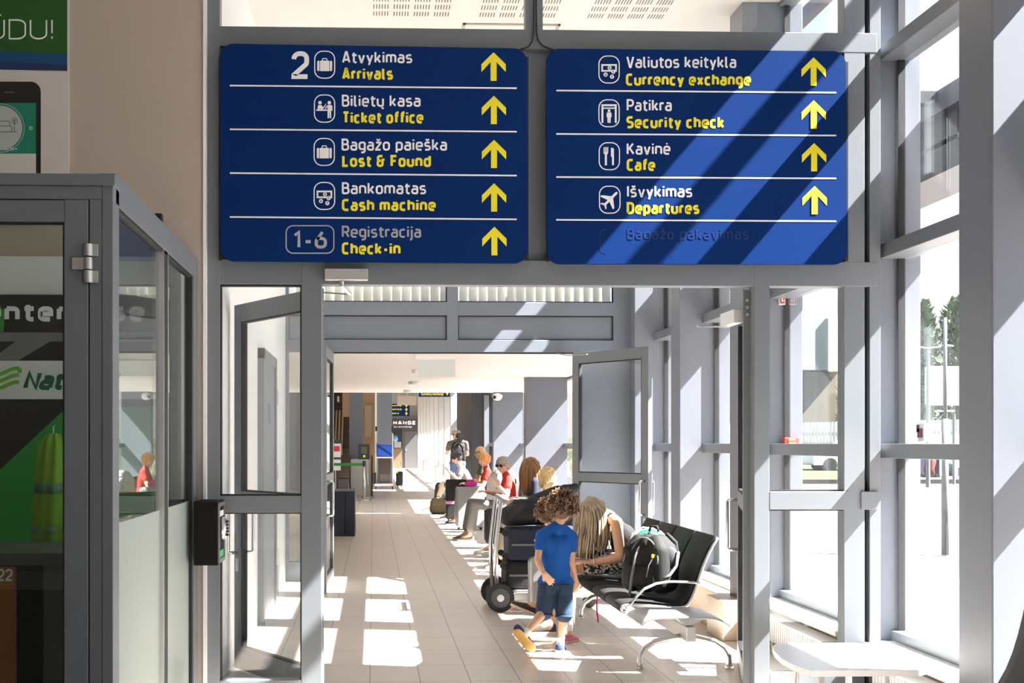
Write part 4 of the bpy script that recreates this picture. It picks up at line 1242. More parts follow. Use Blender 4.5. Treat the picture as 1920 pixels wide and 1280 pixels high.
# ================================================================== BEAM SEATING
PROF = [(1.672,.300),(1.648,.312),(1.642,.330),(1.662,.348),(1.74,.353),(1.85,.345),(1.97,.333),(2.045,.333),(2.085,.352),(2.118,.41),(2.145,.48),(2.185,.60),(2.235,.71),(2.285,.795)]
def smooth_prof(p, n=3):
    out = []
    for i in range(len(p)-1):
        p0, p1, p2, p3 = p[max(i-1,0)], p[i], p[i+1], p[min(i+2, len(p)-1)]
        for k in range(n):
            t = k/n
            out.append(tuple(.5*((2*b)+(-a+c)*t+(2*a-5*b+4*c-d)*t*t+(-a+3*b-3*c+d)*t**3) for a, b, c, d in zip(p0, p1, p2, p3)))
    out.append(p[-1])
    return out
SP = smooth_prof(PROF)
def pad(p, y0, y1, th):
    n = len(p); mb = MB(); top, bot = [], []
    for i, q in enumerate(p):
        a, b = p[max(i-1, 0)], p[min(i+1, n-1)]
        d = Vector((b[0]-a[0], b[1]-a[1])).normalized(); nn = Vector((-d.y, d.x))
        top.append((q[0]+nn.x*th*.6, q[1]+nn.y*th*.6)); bot.append((q[0]-nn.x*th*.4, q[1]-nn.y*th*.4))
    rings = []
    for t, b in zip(top, bot):
        rings.append([(t[0], y0, t[1]), (t[0], y1, t[1]), (b[0], y1, b[1]), (b[0], y0, b[1])])
    return mb.loft(rings)
def bench(y0, n, label, legs, table=False, arms=(0,), pitch=.56, dx=0., group=None):
    t = thing('airport_bench', label, 'bench', (1.96+dx, y0, 0), group)
    k0 = len(SP)*8//13
    off = lambda m: m.xform(Matrix.Translation((dx, 0, 0)))
    for i in range(n):
        a, b = y0+i*pitch+.025, y0+(i+1)*pitch-.015
        build('seat', off(pad(SP[:k0], a, b, .028)), M['blackfab'], t, smooth=True, bevel=.004)
        build('backrest', off(pad(SP[k0-1:], a, b, .034)), M['blackfab'], t, smooth=True, bevel=.004)
        for y in (a-.008, b+.008):
            build('edge_frame', off(MB().tube([(q[0], y, q[1]-.004) for q in SP], .0095, 8)), M['alu'], t, smooth=True)
    for k in arms:
        y = y0+k*pitch+.0
        pts = [(1.665, y, .325), (1.70, y, .352), (1.735, y, .40), (1.79, y, .455), (1.87, y, .490), (1.96, y, .502), (2.06, y, .500), (2.165, y, .492)]
        build('armrest', off(MB().loft([[ (p[0]+u*.0, p[1]+v*.020, p[2]+w_*.007) for u, v, w_ in ((0,-1,-1),(0,-1,1),(0,1,1),(0,1,-1))] for p in pts])), M['alu'], t, bevel=.004)
    ya = y0-(.62 if table else .04)
    build('beam', off(MB().box(1.925, 1.985, ya, y0+n*pitch, .195, .288)), M['alu'], t, bevel=.006)
    build('beam_end_cap', off(MB().box(1.93, 1.98, ya-.004, ya, .20, .283)), M['whiteplastic'], t)
    br = [y0+i*pitch+.28 for i in range(n)]
    for y in br:
        build('seat_bracket', off(MB().prism([(1.72, .336), (1.80, .30), (1.92, .285), (1.99, .285), (2.06, .315), (2.02, .325), (1.86, .332)], 'y', y-.02, y+.02)), M['alu'], t)
    for y in legs:
        for s_ in (-1, 1):
            xe = 1.955+s_*.28
            pts = [(1.955+s_*.02, y, .205), (1.955+s_*.09, y, .195), (1.955+s_*.19, y, .172), (1.955+s_*.25, y, .130), (xe, y, .075), (xe+s_*.004, y, .0)]
            pp_ = []
            for i in range(len(pts)-1):
                a, b = Vector(pts[i]), Vector(pts[i+1]); pp_ += [a, a.lerp(b, .5)]
            pp_.append(Vector(pts[-1]))
            build('leg', off(MB().tube(pp_, .019, 12)), M['steel'], t, smooth=True)
            build('foot', off(MB().cyl((xe+s_*.004, y, 0), (xe+s_*.004, y, .016), .028, 16)), M['steel'], t)
    if table:
        yt0, yt1 = y0-.60, y0-.10
        tp = [(1.655,.292),(1.685,.318),(1.74,.334),(1.82,.338),(2.05,.338),(2.12,.330),(2.18,.305),(2.205,.282)]
        build('side_table', off(pad(smooth_prof(tp), yt0, yt1, .014)), M['alu'], t, smooth=True, bevel=.003)
        build('table_bracket', off(MB().prism([(1.88, .33), (1.93, .29), (1.98, .29), (2.04, .33)], 'y', yt0+.02, yt0+.14)), M['alu'], t)
    return t
bench(8.76, 4, 'near row of four black beam seats with an aluminium side table at its end', (8.32, 10.72), True, (0, 4), group=None)
bench(14.2, 6, 'second row of black beam seats past the open inner door leaf', (14.6, 17.0), False, (0, 6), dx=.15)
bench(18.6, 5, 'third row of black beam seats under the seated people in red', (19.0, 20.9), False, (0, 5), dx=.15)
bench(22.3, 5, 'fourth row of black beam seats before the far wing wall', (22.7, 24.6), False, (0, 5), dx=.15)
bench(27.2, 4, 'farthest row of black beam seats near the dark entrance box', (27.6, 29.0), False, (0, 4), dx=.15)
# ================================================================== PEOPLE
SK = {'tan': mat('skin_tan', (.62, .345, .205), .55, noise=.05, nscale=30), 'fair': mat('skin_fair', (.62, .36, .25), .55, noise=.05, nscale=30)}
WHITE_EYE = mat('eye_white', (.7, .7, .68), .3); IRIS = mat('eye_dark', (.03, .02, .015), .2)
LIP = mat('lips', (.42, .14, .11), .5)
def frame_of(f, up=(0, 0, 1)):
    f = Vector(f).normalized(); s = f.cross(Vector(up)).normalized(); u = s.cross(f)
    return f, s, u                                    # forward, right side, up
def hand_parts(P, w, d, n, s=1., curl=.35, thumb=1, spread=.06):
    d = Vector(d).normalized(); n = Vector(n); n = (n-d*n.dot(d)).normalized(); sd = d.cross(n)
    w = Vector(w)
    k = [(-.030, .072, .064), (-.011, .080, .074), (.010, .078, .069), (.029, .070, .053)]
    for o, kn, L in k:
        b = w+(d*kn+sd*o)*s
        P.append((w+(d*.008+sd*o*.65)*s, .0145*s, b, .0115*s))
        a = d+sd*(o*spread/.03)
        a.normalize(); p = b; c = 0
        for j, fr in enumerate((.42, .32, .26)):
            c += curl*(.7 if j == 0 else 1)
            v = a*math.cos(c)+n*math.sin(c)
            q = p+v*L*fr*s
            P.append((p, (.0098-.0008*j)*s, q, (.009-.0008*j)*s)); p = q
    tb = w+(d*.022-sd*.026*thumb)*s
    t1 = tb+(d*.62-sd*.62*thumb+n*.35).normalized()*.038*s
    t2 = t1+(d*.88-sd*.25*thumb+n*.4).normalized()*.030*s
    P.append((w+d*.012*s-sd*.012*thumb*s, .014*s, tb, .013*s)); P.append((tb, .0125*s, t1, .0105*s)); P.append((t1, .0105*s, t2, .0085*s))
def head_parts(P, c, f, up, s=1.):
    f, sd, u = frame_of(f, up)
    R = Matrix((sd, f, u)).transposed()
    c = Vector(c)
    P.append(('e', c+u*.022*s-f*.008*s, (.074*s, .094*s, .092*s), R))
    P.append(('e', c-u*.040*s+f*.030*s, (.054*s, .060*s, .066*s), R))
    P.append((c-u*.082*s+f*.056*s, .021*s, c-u*.086*s+f*.060*s, .019*s))
    P.append((c+u*.016*s+f*.086*s, .010*s, c-u*.022*s+f*.106*s, .013*s))
    P.append((c-u*.056*s+f*.078*s-sd*.015*s, .0095*s, c-u*.056*s+f*.078*s+sd*.015*s, .0095*s))
    P.append((c+u*.030*s+f*.076*s-sd*.03*s, .013*s, c+u*.030*s+f*.076*s+sd*.03*s, .013*s))
    for q in (-1, 1):
        P.append(('e', c+sd*q*.077*s-u*.006*s-f*.004*s, (.011*s, .019*s, .031*s), R))
        P.append((c+sd*q*.042*s-u*.018*s+f*.066*s, .018*s, c+sd*q*.046*s-u*.03*s+f*.058*s, .016*s))
    return f, sd, u
def face_bits(body, c, f, sd, u, s, glasses=None):
    c = Vector(c)
    for q in (-1, 1):
        e = c+sd*q*.031*s+u*.010*s+f*.080*s
        o = build('eye', MB().ell(e, (.012*s, .012*s, .012*s), None, 12, 8), WHITE_EYE, body, smooth=True)
        build('iris', MB().ell(e+f*.0085*s, (.0055*s, .0055*s, .0055*s), None, 10, 6), IRIS, o, smooth=True)
    build('mouth', MB().tube([c-u*.056*s+f*(.0865)*s-sd*.018*s+u*.002, c-u*.056*s+f*.0885*s, c-u*.056*s+f*.0865*s+sd*.018*s], .0042*s, 8), LIP, body, smooth=True)
    if glasses:
        g = MB()
        for q in (-1, 1):
            ctr = c+sd*q*.034*s+u*.010*s+f*.102*s
            R = Matrix((sd, f, u)).transposed()
            g.ell(ctr, (.029*s, .006*s, .023*s), R, 16, 8)
            g.bar(c+sd*q*.062*s+u*.014*s+f*.098*s, c+sd*q*.078*s+u*.012*s-f*.0*s, .004*s, .007*s)
        g.bar(c-sd*.012*s+u*.016*s+f*.106*s, c+sd*.012*s+u*.016*s+f*.106*s, .005*s, .006*s)
        build('glasses', g, glasses, body, smooth=True)
def limb(P, pts, rs):
    for i in range(len(pts)-1): P.append((pts[i], rs[i], pts[i+1], rs[i+1]))
def torso_parts(P, J, s, k=1., wf=1.):
    pv, ch, nk = Vector(J['pelvis']), Vector(J['chest']), Vector(J['neck'])
    sl, sr, hl, hr = (Vector(J[q]) for q in ('sL', 'sR', 'hL', 'hR'))
    mid = pv.lerp(ch, .5)
    ax = (sr-sl).normalized(); hx = (hr-hl).normalized()
    w_ = .062*s*wf
    P.append((hl, .092*s*k, hr, .092*s*k))
    for q in (-1, 1):
        P.append((pv+hx*q*.062*s*wf, .088*s*k, mid+ax*q*w_, .080*s*k)); P.append((mid+ax*q*w_, .080*s*k, ch+ax*q*.075*s*wf, .092*s*k))
        P.append((ch+ax*q*.075*s*wf, .092*s*k, (sl if q < 0 else sr).lerp(ch, .28), .058*s*k))
    P.append((sl.lerp(nk, .12), .050*s*k, nk, .052*s*k)); P.append((sr.lerp(nk, .12), .050*s*k, nk, .052*s*k))
    P.append((pv, .09*s*k, ch, .098*s*k))
def person(label, J, s, skin, voxel=.009, clothes=(), hands=True, glasses=None, face=True, group=None, wf=1., cat='person', origin=None, feet=True, neck_r=.048):
    P = []
    torso_parts(P, J, s, .94, wf)
    hc = Vector(J['head'])
    f, sd, u = head_parts(P, hc, J['look'], J.get('up', (0, 0, 1)), s*J.get('hs', 1))
    hs = s*J.get('hs', 1)
    P.append((Vector(J['neck'])-u*.02*s, (neck_r+.008)*s, hc-u*.05*hs-f*.012*hs, neck_r*s))
    for q in 'LR':
        limb(P, [J['s'+q], Vector(J['s'+q]).lerp(Vector(J['e'+q]), .35), J['e'+q]], [.050*s, .044*s, .036*s])
        e, w_ = Vector(J['e'+q]), Vector(J['w'+q])
        limb(P, [e, e.lerp(w_, .3), w_], [.036*s, .037*s, .0245*s])
        if hands: hand_parts(P, w_, J.get('hd'+q, w_-e), J.get('hn'+q, (0, 0, -1)), s*J.get('hsz', 1), J.get('curl'+q, .35), J.get('th'+q, 1), J.get('spr', .06))
        h, k, a = Vector(J['h'+q]), Vector(J['k'+q]), Vector(J['a'+q])
        limb(P, [h, h.lerp(k, .5), k], [.082*s, .070*s, .054*s])
        limb(P, [k, k.lerp(a, .28), k.lerp(a, .6), a], [.052*s, .053*s, .042*s, .034*s])
        if feet: limb(P, [a, Vector(J['t'+q])], [.036*s, .028*s])
    org = origin if origin is not None else Vector(((J['aL'][0]+J['aR'][0])/2, (J['aL'][1]+J['aR'][1])/2, 0))
    body = blob('person', P, SK[skin], None, voxel, 3, origin=org)
    tag(body, label, cat, group)
    if face: face_bits(body, hc, f, sd, u, hs, glasses)
    return body, (hc, f, sd, u, hs)
def shirt(body, J, s, m, sleeve=.5, name='shirt', k=1.05, hem=.0, voxel=.011, wf=1., collar=.06, long=False):
    P = []
    torso_parts(P, J, s, k, wf)
    d = (Vector(J['pelvis'])-Vector(J['chest'])).normalized()
    P.append((Vector(J['hL'])+d*.02*s, .098*s*k, Vector(J['hR'])+d*.02*s, .098*s*k))
    nk, ch = Vector(J['neck']), Vector(J['chest'])
    P.append((nk.lerp(ch, .25), .066*s*k, nk.lerp(ch, .08), .060*s*k))
    for q in 'LR':
        a, b, c = Vector(J['s'+q]), Vector(J['e'+q]), Vector(J['w'+q])
        if long: limb(P, [a, b, b.lerp(c, .92)], [.060*s, .046*s, .036*s])
        elif sleeve > 0: limb(P, [a, a.lerp(b, sleeve)], [.060*s, .057*s])
    dn = (Vector(J['pelvis'])-ch).normalized()
    return blob(name, P, m, body, voxel, 4, cut=(Vector(J['pelvis'])+dn*(hem+.01)*s, dn))
def trousers(body, J, s, m, length=1., name='trousers', voxel=.012, k=1., flare=1.):
    P = []
    P.append((J['hL'], .100*s*k, J['hR'], .100*s*k)); P.append((J['pelvis'], .098*s*k, Vector(J['pelvis']).lerp(Vector(J['chest']), .15), .088*s*k))
    for q in 'LR':
        h, kn, a = Vector(J['h'+q]), Vector(J['k'+q]), Vector(J['a'+q])
        if length <= 1.1: P.append((h, .096*s*k, h.lerp(kn, length), (.096-.026*length)*s*k*flare))
        else:
            P.append((h, .094*s*k, kn, .070*s*k)); P.append((kn, .070*s*k, kn.lerp(a, length-1), .060*s*k*flare))
    return blob(name, P, m, body, voxel, 4)
def shoe(body, heel, toe, up, m, sole_m, s=1., name='shoe', high=.055, w_=.043):
    heel, toe = Vector(heel), Vector(toe)
    f = (toe-heel); L = f.length; f.normalize()
    u = Vector(up); u = (u-f*u.dot(f)).normalized(); sd = f.cross(u)
    outline = [(0, .40), (.04, .66), (.12, .82), (.28, .84), (.45, .86), (.62, .97), (.76, 1.0), (.88, .86), (.96, .56), (1.0, .22)]
    hts = [.82, 1.0, 1.08, 1.12, 1.0, .78, .62, .52, .42, .26]
    rings = []
    for (t, wv), h in zip(outline, hts):
        c = heel+f*t*L
        r = []
        for i in range(13):
            a = math.pi*i/12
            r.append(c+sd*math.cos(a)*wv*w_*s+u*(.018*s+abs(math.sin(a))**.75*high*h*s))
        rings.append(r)
    o = build(name, MB().loft(rings, closed=True), m, body, smooth=True)
    so = []
    for (t, wv) in outline:
        c = heel+f*t*L
        so.append([c+sd*wv*w_*1.06*s, c+sd*wv*w_*1.08*s+u*.022*s, c-sd*wv*w_*1.08*s+u*.022*s, c-sd*wv*w_*1.06*s])
    build('sole', MB().loft(so), sole_m, o, bevel=.003)
    return o
def sock(body, a, k, m, s=1., r=.036, up=.07):
    a, k = Vector(a), Vector(k)
    d = (k-a).normalized()
    return build('sock', MB().tube([a-d*.03*s, a, a+d*up*.6*s, a+d*up*s], [r*1.05*s, r*1.02*s, r*1.02*s, r*1.08*s], 16), m, body, smooth=True)
def hair_cap(body, hc, f, sd, u, s, m, back=.0, top=.012, low=-.03, voxel=.008, name='hair'):
    P = [('e', hc+u*(.036+top*.5)*s-f*.018*s, ((.079+top)*s, (.092+top)*s, (.080+top)*s), Matrix((sd, f, u)).transposed()),
         ('e', hc+u*(low*.3)*s-f*.050*s, ((.072+top)*s, (.060+top)*s, (.070-low)*s), Matrix((sd, f, u)).transposed())]
    for q in (-1, 1): P.append((hc+sd*q*.07*s+u*.03*s+f*.03*s, .018*s, hc+sd*q*.072*s-u*.0*s+f*.005*s, .014*s))
    rnd = random.Random(5)
    for i in range(90):                                  # tufts break up the outline
        a, z = rnd.uniform(0, 6.283), rnd.uniform(-.25, 1)
        r = math.sqrt(1-z*z); dl = sd*r*math.cos(a)+f*r*math.sin(a)+u*z
        if dl.dot(f) > .62 and z < .55: continue
        q = hc+u*.032*s+sd*dl.dot(sd)*(.076+top)*s+f*(dl.dot(f)*(.088+top)-.016)*s+u*dl.dot(u)*(.078+top)*s
        e = (dl*.5-u*.5+Vector((rnd.uniform(-.4, .4), rnd.uniform(-.4, .4), 0))).normalized()
        P.append((q, .010*s, q+e*.03*s, .007*s))
    if back: P.append((hc-f*.07*s-u*.02*s, .055*s, hc-f*.06*s-u*(.03+back)*s, .045*s))
    return blob(name, P, m, body, voxel, 2)
def long_hair(body, hc, f, sd, u, s, mats, length=.32, n=150, fall=(0, 0, -1), seed=1, wave=.012, name='hair', front=.35, rad=.0052):
    rnd = random.Random(seed)
    fall = Vector(fall).normalized()
    sets = [MB() for _ in mats]
    for i in range(n):
        az = rnd.uniform(-math.pi, math.pi)
        el = rnd.uniform(.05, 1.45)
        dl = (sd*math.sin(az)*math.cos(el)-f*math.cos(az)*math.cos(el)+u*math.sin(el))
        if dl.dot(f) > front and dl.dot(u) < .75: continue
        p = hc+u*.02*s+Vector((0, 0, 0))+sd*dl.dot(sd)*.079*s+f*dl.dot(f)*.098*s+u*dl.dot(u)*.094*s
        pts = []
        side = (dl-u*dl.dot(u)); side = side.normalized() if side.length > .05 else -f
        L = length*rnd.uniform(.75, 1.08)
        v = (side*.42-u*.15+fall*.35).normalized()
        ph = rnd.uniform(0, 6.28)
        for k in range(13):
            pts.append(p+side*wave*.6*math.sin(ph+k*.8)*s*(k/12))
            g = min(1, .18+k*.16)
            v = (v*(1-g*.55)+fall*g*.55).normalized()
            p = p+v*L/12*s
            e = p-(hc+u*.01*s)                         # keep strands outside the skull
            q = Vector((e.dot(sd)/.079, e.dot(f)/.100, e.dot(u)/.098))/s
            if q.length < 1.02:
                q = q.normalized()*1.03*s
                p = hc+u*.01*s+sd*q.x*.079+f*q.y*.100+u*q.z*.098
        r = rad*s*rnd.uniform(.8, 1.25)
        sets[i % len(sets)].tube(pts, [r*.6]+[r]*8+[r*.85, r*.7, r*.5, r*.15], 5)
    P0 = None
    base = hair_cap(body, hc, f, sd, u, s, mats[0], 0, .004, -.03, .009, name)
    for mb, m in zip(sets, mats):
        build('hair_strands', mb, m, base, smooth=True)
    return base
def curly_hair(body, hc, f, sd, u, s, mats, n=330, seed=3, puff=.035, low=-.35, name='hair', R0=.010):
    rnd = random.Random(seed)
    base = hair_cap(body, hc, f, sd, u, s, mats[0], 0, .010, -.02, .009, name)
    sets = [MB() for _ in mats]
    for i in range(n):
        z = 1-2*(i+.5)/n*.84; a = i*2.39996
        r = math.sqrt(max(0, 1-z*z))
        dl = sd*r*math.cos(a)+f*r*math.sin(a)+u*z
        if dl.dot(f) > .5 and dl.dot(u) < .45: continue
        if dl.dot(u) < low and dl.dot(f) > -.15: continue
        c = hc+u*.03*s+sd*dl.dot(sd)*.083*s+f*(dl.dot(f)*.096-.012)*s+u*dl.dot(u)*.088*s
        d = (dl+Vector((rnd.uniform(-.5, .5), rnd.uniform(-.5, .5), rnd.uniform(-.5, .3)))).normalized()
        x = d.cross(u if abs(d.dot(u)) < .9 else sd).normalized(); y = d.cross(x)
        turns = rnd.uniform(1.6, 2.4); L = puff*rnd.uniform(.8, 1.35)*s
        R = R0*rnd.uniform(.8, 1.3)*s; ph = rnd.uniform(0, 6.28)
        m_ = int(turns*8)
        pts = [c+d*L*k/m_+(x*math.cos(ph+k*.785)+y*math.sin(ph+k*.785))*R*(.6+.4*k/m_) for k in range(m_+1)]
        sets[rnd.randrange(len(sets))].tube(pts, .0042*s, 5)
    for mb, m in zip(sets, mats): build('curls', mb, m, base, smooth=True)
    return base
# ---- cloth and hair colours
blue_t = mat('royal_blue_cotton', (.002, .078, .33), .9, noise=.12, nscale=14, bump=.5, bscale=22)
denim = mat('blue_denim', (.018, .038, .080), .9, noise=.25, nscale=40, bump=.2, bscale=200)
hb = [mat('curl_brown', (.13, .062, .035), .55), mat('curl_dark', (.06, .03, .018), .55), mat('curl_gold', (.30, .16, .08), .5)]
hblond = [mat('hair_ash_blond', (.34, .25, .16), .45), mat('hair_light_blond', (.55, .43, .29), .45), mat('hair_brown_root', (.17, .115, .075), .5)]
hgold = [mat('hair_gold', (.60, .40, .16), .45), mat('hair_pale_gold', (.75, .58, .30), .45)]
hbrown = [mat('hair_chestnut', (.22, .11, .045), .45), mat('hair_copper', (.40, .21, .08), .45)]
sockw = mat('white_sock', (.72, .72, .72), .95, bump=.3, bscale=300)
navyc = mat('navy_canvas', (.02, .03, .10), .9)
gum = mat('gum_sole', (.62, .36, .10), .6, noise=.06, nscale=60)
cream = mat('cream_sole', (.62, .55, .42), .7)
suede = mat('dark_brown_suede', (.035, .018, .015), .95, sheen=.3)
blackj = mat('black_jersey', (.012, .012, .014), .9, bump=.3, bscale=40)
def floral():
    m = mat('floral_print', (.02, .02, .02), .85)
    nt = m.node_tree; b = nt.nodes['Principled BSDF']
    t = nt.nodes.new('ShaderNodeTexCoord'); v = nt.nodes.new('ShaderNodeTexVoronoi'); v.inputs['Scale'].default_value = 70
    r = nt.nodes.new('ShaderNodeValToRGB'); e = r.color_ramp.elements
    e[0].position = 0; e[0].color = (.015, .016, .02, 1); e[1].position = .34; e[1].color = (.02, .02, .025, 1)
    for p_, c_ in ((.44, (.50, .26, .34, 1)), (.54, (.04, .07, .05, 1)), (.64, (.60, .55, .30, 1)), (.78, (.70, .70, .68, 1))):
        q = e.new(p_); q.color = c_
    r.color_ramp.interpolation = 'CONSTANT'
    s_ = nt.nodes.new('ShaderNodeSeparateColor')
    nt.links.new(t.outputs['Object'], v.inputs['Vector']); nt.links.new(v.outputs['Color'], s_.inputs[0]); nt.links.new(s_.outputs[0], r.inputs[0]); nt.links.new(r.outputs[0], b.inputs['Base Color'])
    return m
# ------------------------------------------------------------------ curly haired child in the blue shirt
Y = 9.05
J = dict(pelvis=W(1042, 1090, Y), chest=W(1043, 1020, Y), neck=W(1047, 984, Y), head=W(1055, 954, Y+.01), look=(.30, .93, -.22),
         sL=W(1014, 1003, Y), sR=W(1073, 1005, Y), eL=W(1008, 1051, Y-.06), eR=W(1072, 1054, Y-.02), wL=W(1020, 1075, Y-.16), wR=W(1080, 1088, Y+.06),
         hL=W(1026, 1092, Y), hR=W(1058, 1092, Y), kL=W(1020, 1146, Y-.02), kR=W(1058, 1150, Y-.03), aL=W(984, 1188, Y-.24), aR=W(1051, 1203, Y-.01),
         tL=W(997, 1212, Y-.1), tR=W(1056, 1214, Y+.10), hdL=(.55, .10, -.62), hnL=(.25, .95, .1), thL=1, hdR=(.05, .05, -1), hnR=(-.3, .9, 0), curlL=.12, curlR=.55, thR=-1, spr=.16, hsz=1.08, hs=1.32)
S = .62
by, H = person('child with brown curly hair seen from behind, blue shirt and denim shorts', J, S, 'tan', .0055, origin=Vector((J['pelvis'].x, Y, 0)))
curly_hair(by, *H[:4], H[4], hb, n=460, puff=.055, R0=.013)
shirt(by, J, S, blue_t, .48, 't_shirt', 1.16, .0, .007)
trousers(by, J, S, denim, 1.02, 'shorts', .008, 1.04, 1.34)
sock(by, J['aR'], J['kR'], sockw, S, .040, .06); sock(by, J['aL'], J['kL'], sockw, S, .040, .06)
shoe(by, W(1047, 1223, Y-.06), W(1055, 1222, Y+.12), (0, 0, 1), navyc, cream, .78)
h_, t_ = W(966, 1183, Y-.30), W(1000, 1222, Y-.16)
shoe(by, h_, t_, Vector((.42, .80, .30)), navyc, gum, .84)
for q in (-1, 1):                                       # back pockets and rolled hems of the denim shorts
    c = Vector(J['pelvis'])+Vector((q*.052, -.088, -.045))
    build('back_pocket', MB().obox(c, (1, 0, 0), (0, 1, 0), (0, 0, 1), .030, .004, .034), denim, by, bevel=.003)
for q in 'LR':
    h, k = Vector(J['h'+q]), Vector(J['k'+q]); d = (k-h).normalized(); e = h+(k-h)*1.10
    x = d.cross(Vector((0, 1, 0))).normalized(); y = d.cross(x)
    build('hem', MB().tube([e+(x*math.cos(a)+y*math.sin(a))*.058 for a in [i*math.pi/10 for i in range(20)]], .008, 6, closed=True), denim, by, smooth=True)
pa = W(1081, 1105, Y+.07); pe = W(1078, 1170, Y+.02)
tag(build('paper_sheet', MB().sheet([[pa+Vector((-.012, 0, 0)), pa+Vector((.0, .06, .0)), pa+Vector((.010, .12, -.005))], [pa.lerp(pe, .5)+Vector((-.022, 0, 0)), pa.lerp(pe, .5)+Vector((.005, .06, 0)), pa.lerp(pe, .5)+Vector((.02, .12, 0))], [pe+Vector((-.004, 0, 0)), pe+Vector((.008, .06, .01)), pe+Vector((.015, .12, .03))]]), M['letter'], None, smooth=True, origin=pa, solid=.001),
    'sheet of white paper hanging from the right hand of the child in blue', 'paper')
# ------------------------------------------------------------------ second child, half hidden
Y = 9.44
J = dict(pelvis=W(1052, 1090, Y), chest=W(1046, 1030, Y), neck=W(1042, 994, Y), head=W(1030, 966, Y-.02), look=(.75, .55, -.35),
         sL=W(1030, 1008, Y+.06), sR=W(1062, 1010, Y-.04), eL=W(1034, 1048, Y+.05), eR=W(1066, 1050, Y+.08), wL=W(1056, 1062, Y+.14), wR=W(1078, 1052, Y+.2),
         hL=W(1043, 1095, Y+.03), hR=W(1062, 1095, Y-.02), kL=W(1056, 1146, Y+.05), kR=W(1066, 1146, Y), aL=W(1058, 1186, Y+.07), aR=W(1068, 1186, Y+.0),
         tL=W(1066, 1194, Y+.12), tR=W(1074, 1196, Y+.05), hs=1.25, hsz=1.)
S = .58
gl, H = person('child with light brown curls standing half hidden behind the child in blue', J, S, 'fair', .008)
curly_hair(gl, *H[:4], H[4], [hb[0], hb[2]], n=260, seed=9, puff=.06, R0=.013)
shirt(gl, J, S, mat('pale_pink_cotton', (.55, .35, .36), .9), .4, 't_shirt', 1.08, .03, .010)
trousers(gl, J, S, mat('white_leggings', (.7, .68, .68), .9), 1.86, 'leggings', .010, .9, .75)
for a, t in (('aL', 'tL'), ('aR', 'tR')):
    p = Vector(J[a]); shoe(gl, (p.x-.03, p.y-.03, 0), (p.x+.07, p.y+.09, 0), (0, 0, 1), mat('pink_shoe', (.60, .16, .20), .7), mat('pale_pink_sole', (.62, .45, .45), .6), .68)
# ------------------------------------------------------------------ woman bent over her notebook
Y = 10.40
J = dict(pelvis=W(1172, 1048, Y), chest=W(1166, 1004, Y), neck=W(1140, 966, Y), head=W(1110, 962, Y-.02), look=(-.80, -.12, -.60), up=(-.55, 0, .8),
         sL=W(1156, 980, Y-.17), sR=W(1140, 980, Y+.17), eL=W(1163, 1046, Y-.22), eR=W(1125, 1040, Y+.2), wL=W(1107, 1054, Y-.20), wR=W(1092, 1040, Y+.04),
         hL=W(1168, 1050, Y-.09), hR=W(1168, 1050, Y+.10), kL=W(1072, 1063, Y-.10), kR=W(1056, 1052, Y+.10), aL=W(1029, 1169, 9.86), aR=W(1008, 1136, 10.44),
         tL=W(1000, 1186, 9.86), tR=W(966, 1138, 10.42), hdL=(-.95, .1, .12), hnL=(0, .1, -1), curlL=.45, hdR=(-.7, -.7, -.1), hnR=(0, 0, -1), curlR=.5)
wm, H = person('person in black sleeveless top and floral skirt bent over a notebook on the bench', J, 1.0, 'tan', .0075)
long_hair(wm, *H[:4], H[4], hblond, .40, 760, (-.10, -.12, -1), 5, .02, front=.55)
P = []
pv, chh, nk = Vector(J['pelvis']), Vector(J['chest']), Vector(J['neck'])
torso_parts(P, J, .96, 1.06, 1.12)
tp_ = blob('tank_top', [q for q in P[:-3]]+[P[-1]], blackj, wm, .010, 3)
for q in ('sL', 'sR'):
    a = Vector(J[q]).lerp(nk, .42)
    build('strap', MB().tube([a+Vector((.055, 0, -.06)), a+Vector((.03, 0, .035)), a+Vector((-.02, 0, .048)), a+Vector((-.075, 0, .0)), a+Vector((-.09, 0, -.07))], .011, 8), blackj, tp_, smooth=True)
fl = floral()
P = [(J['hL'], .104, J['hR'], .104), (pv, .104, pv.lerp(chh, .18), .092)]
for q in 'LR':
    h, k = Vector(J['h'+q]), Vector(J['k'+q]); P.append((h, .100, h.lerp(k, .66), .084))
P.append((Vector(J['hL']).lerp(Vector(J['kL']), .62), .078, Vector(J['hR']).lerp(Vector(J['kR']), .62), .078)); P.append((Vector(J['hL']).lerp(Vector(J['kL']), .35), .085, Vector(J['hR']).lerp(Vector(J['kR']), .35), .085))
blob('skirt', P, fl, wm, .010, 4)
p = W(1038, 1200, 9.86); p.z = 0
shoe(wm, (p.x+.02, p.y, 0), (p.x-.23, p.y+.0, 0), (0, 0, 1), suede, cream, 1.0, high=.06)
hl = W(1012, 1158, 10.44); shoe(wm, hl, hl+Vector((-.235, -.02, .10)), (.35, 0, 1), suede, cream, 1.0, high=.06)
wr = Vector(J['wL']); el = Vector(J['eL'])
ring = [wr.lerp(el, .10)+Vector((0, math.cos(a)*.031, math.sin(a)*.031)) for a in [i*math.pi/8 for i in range(16)]]
build('bracelet', MB().tube(ring, .004, 6, closed=True), M['chrome'], wm, smooth=True)
nb = W(1086, 1047, 10.30)
no = thing('notebook', 'pink notebook held in the lap of the person in floral skirt', 'notebook', nb)
build('cover', MB().obox(nb, (.96, .1, -.12), (-.1, .99, 0), (.12, 0, .99), .11, .08, .005), mat('pink_cover', (.65, .10, .25), .5), no)
build('page', MB().obox(nb+Vector((.001, 0, .008)), (.96, .1, -.12), (-.1, .99, 0), (.12, 0, .99), .105, .077, .002), M['letter'], no)
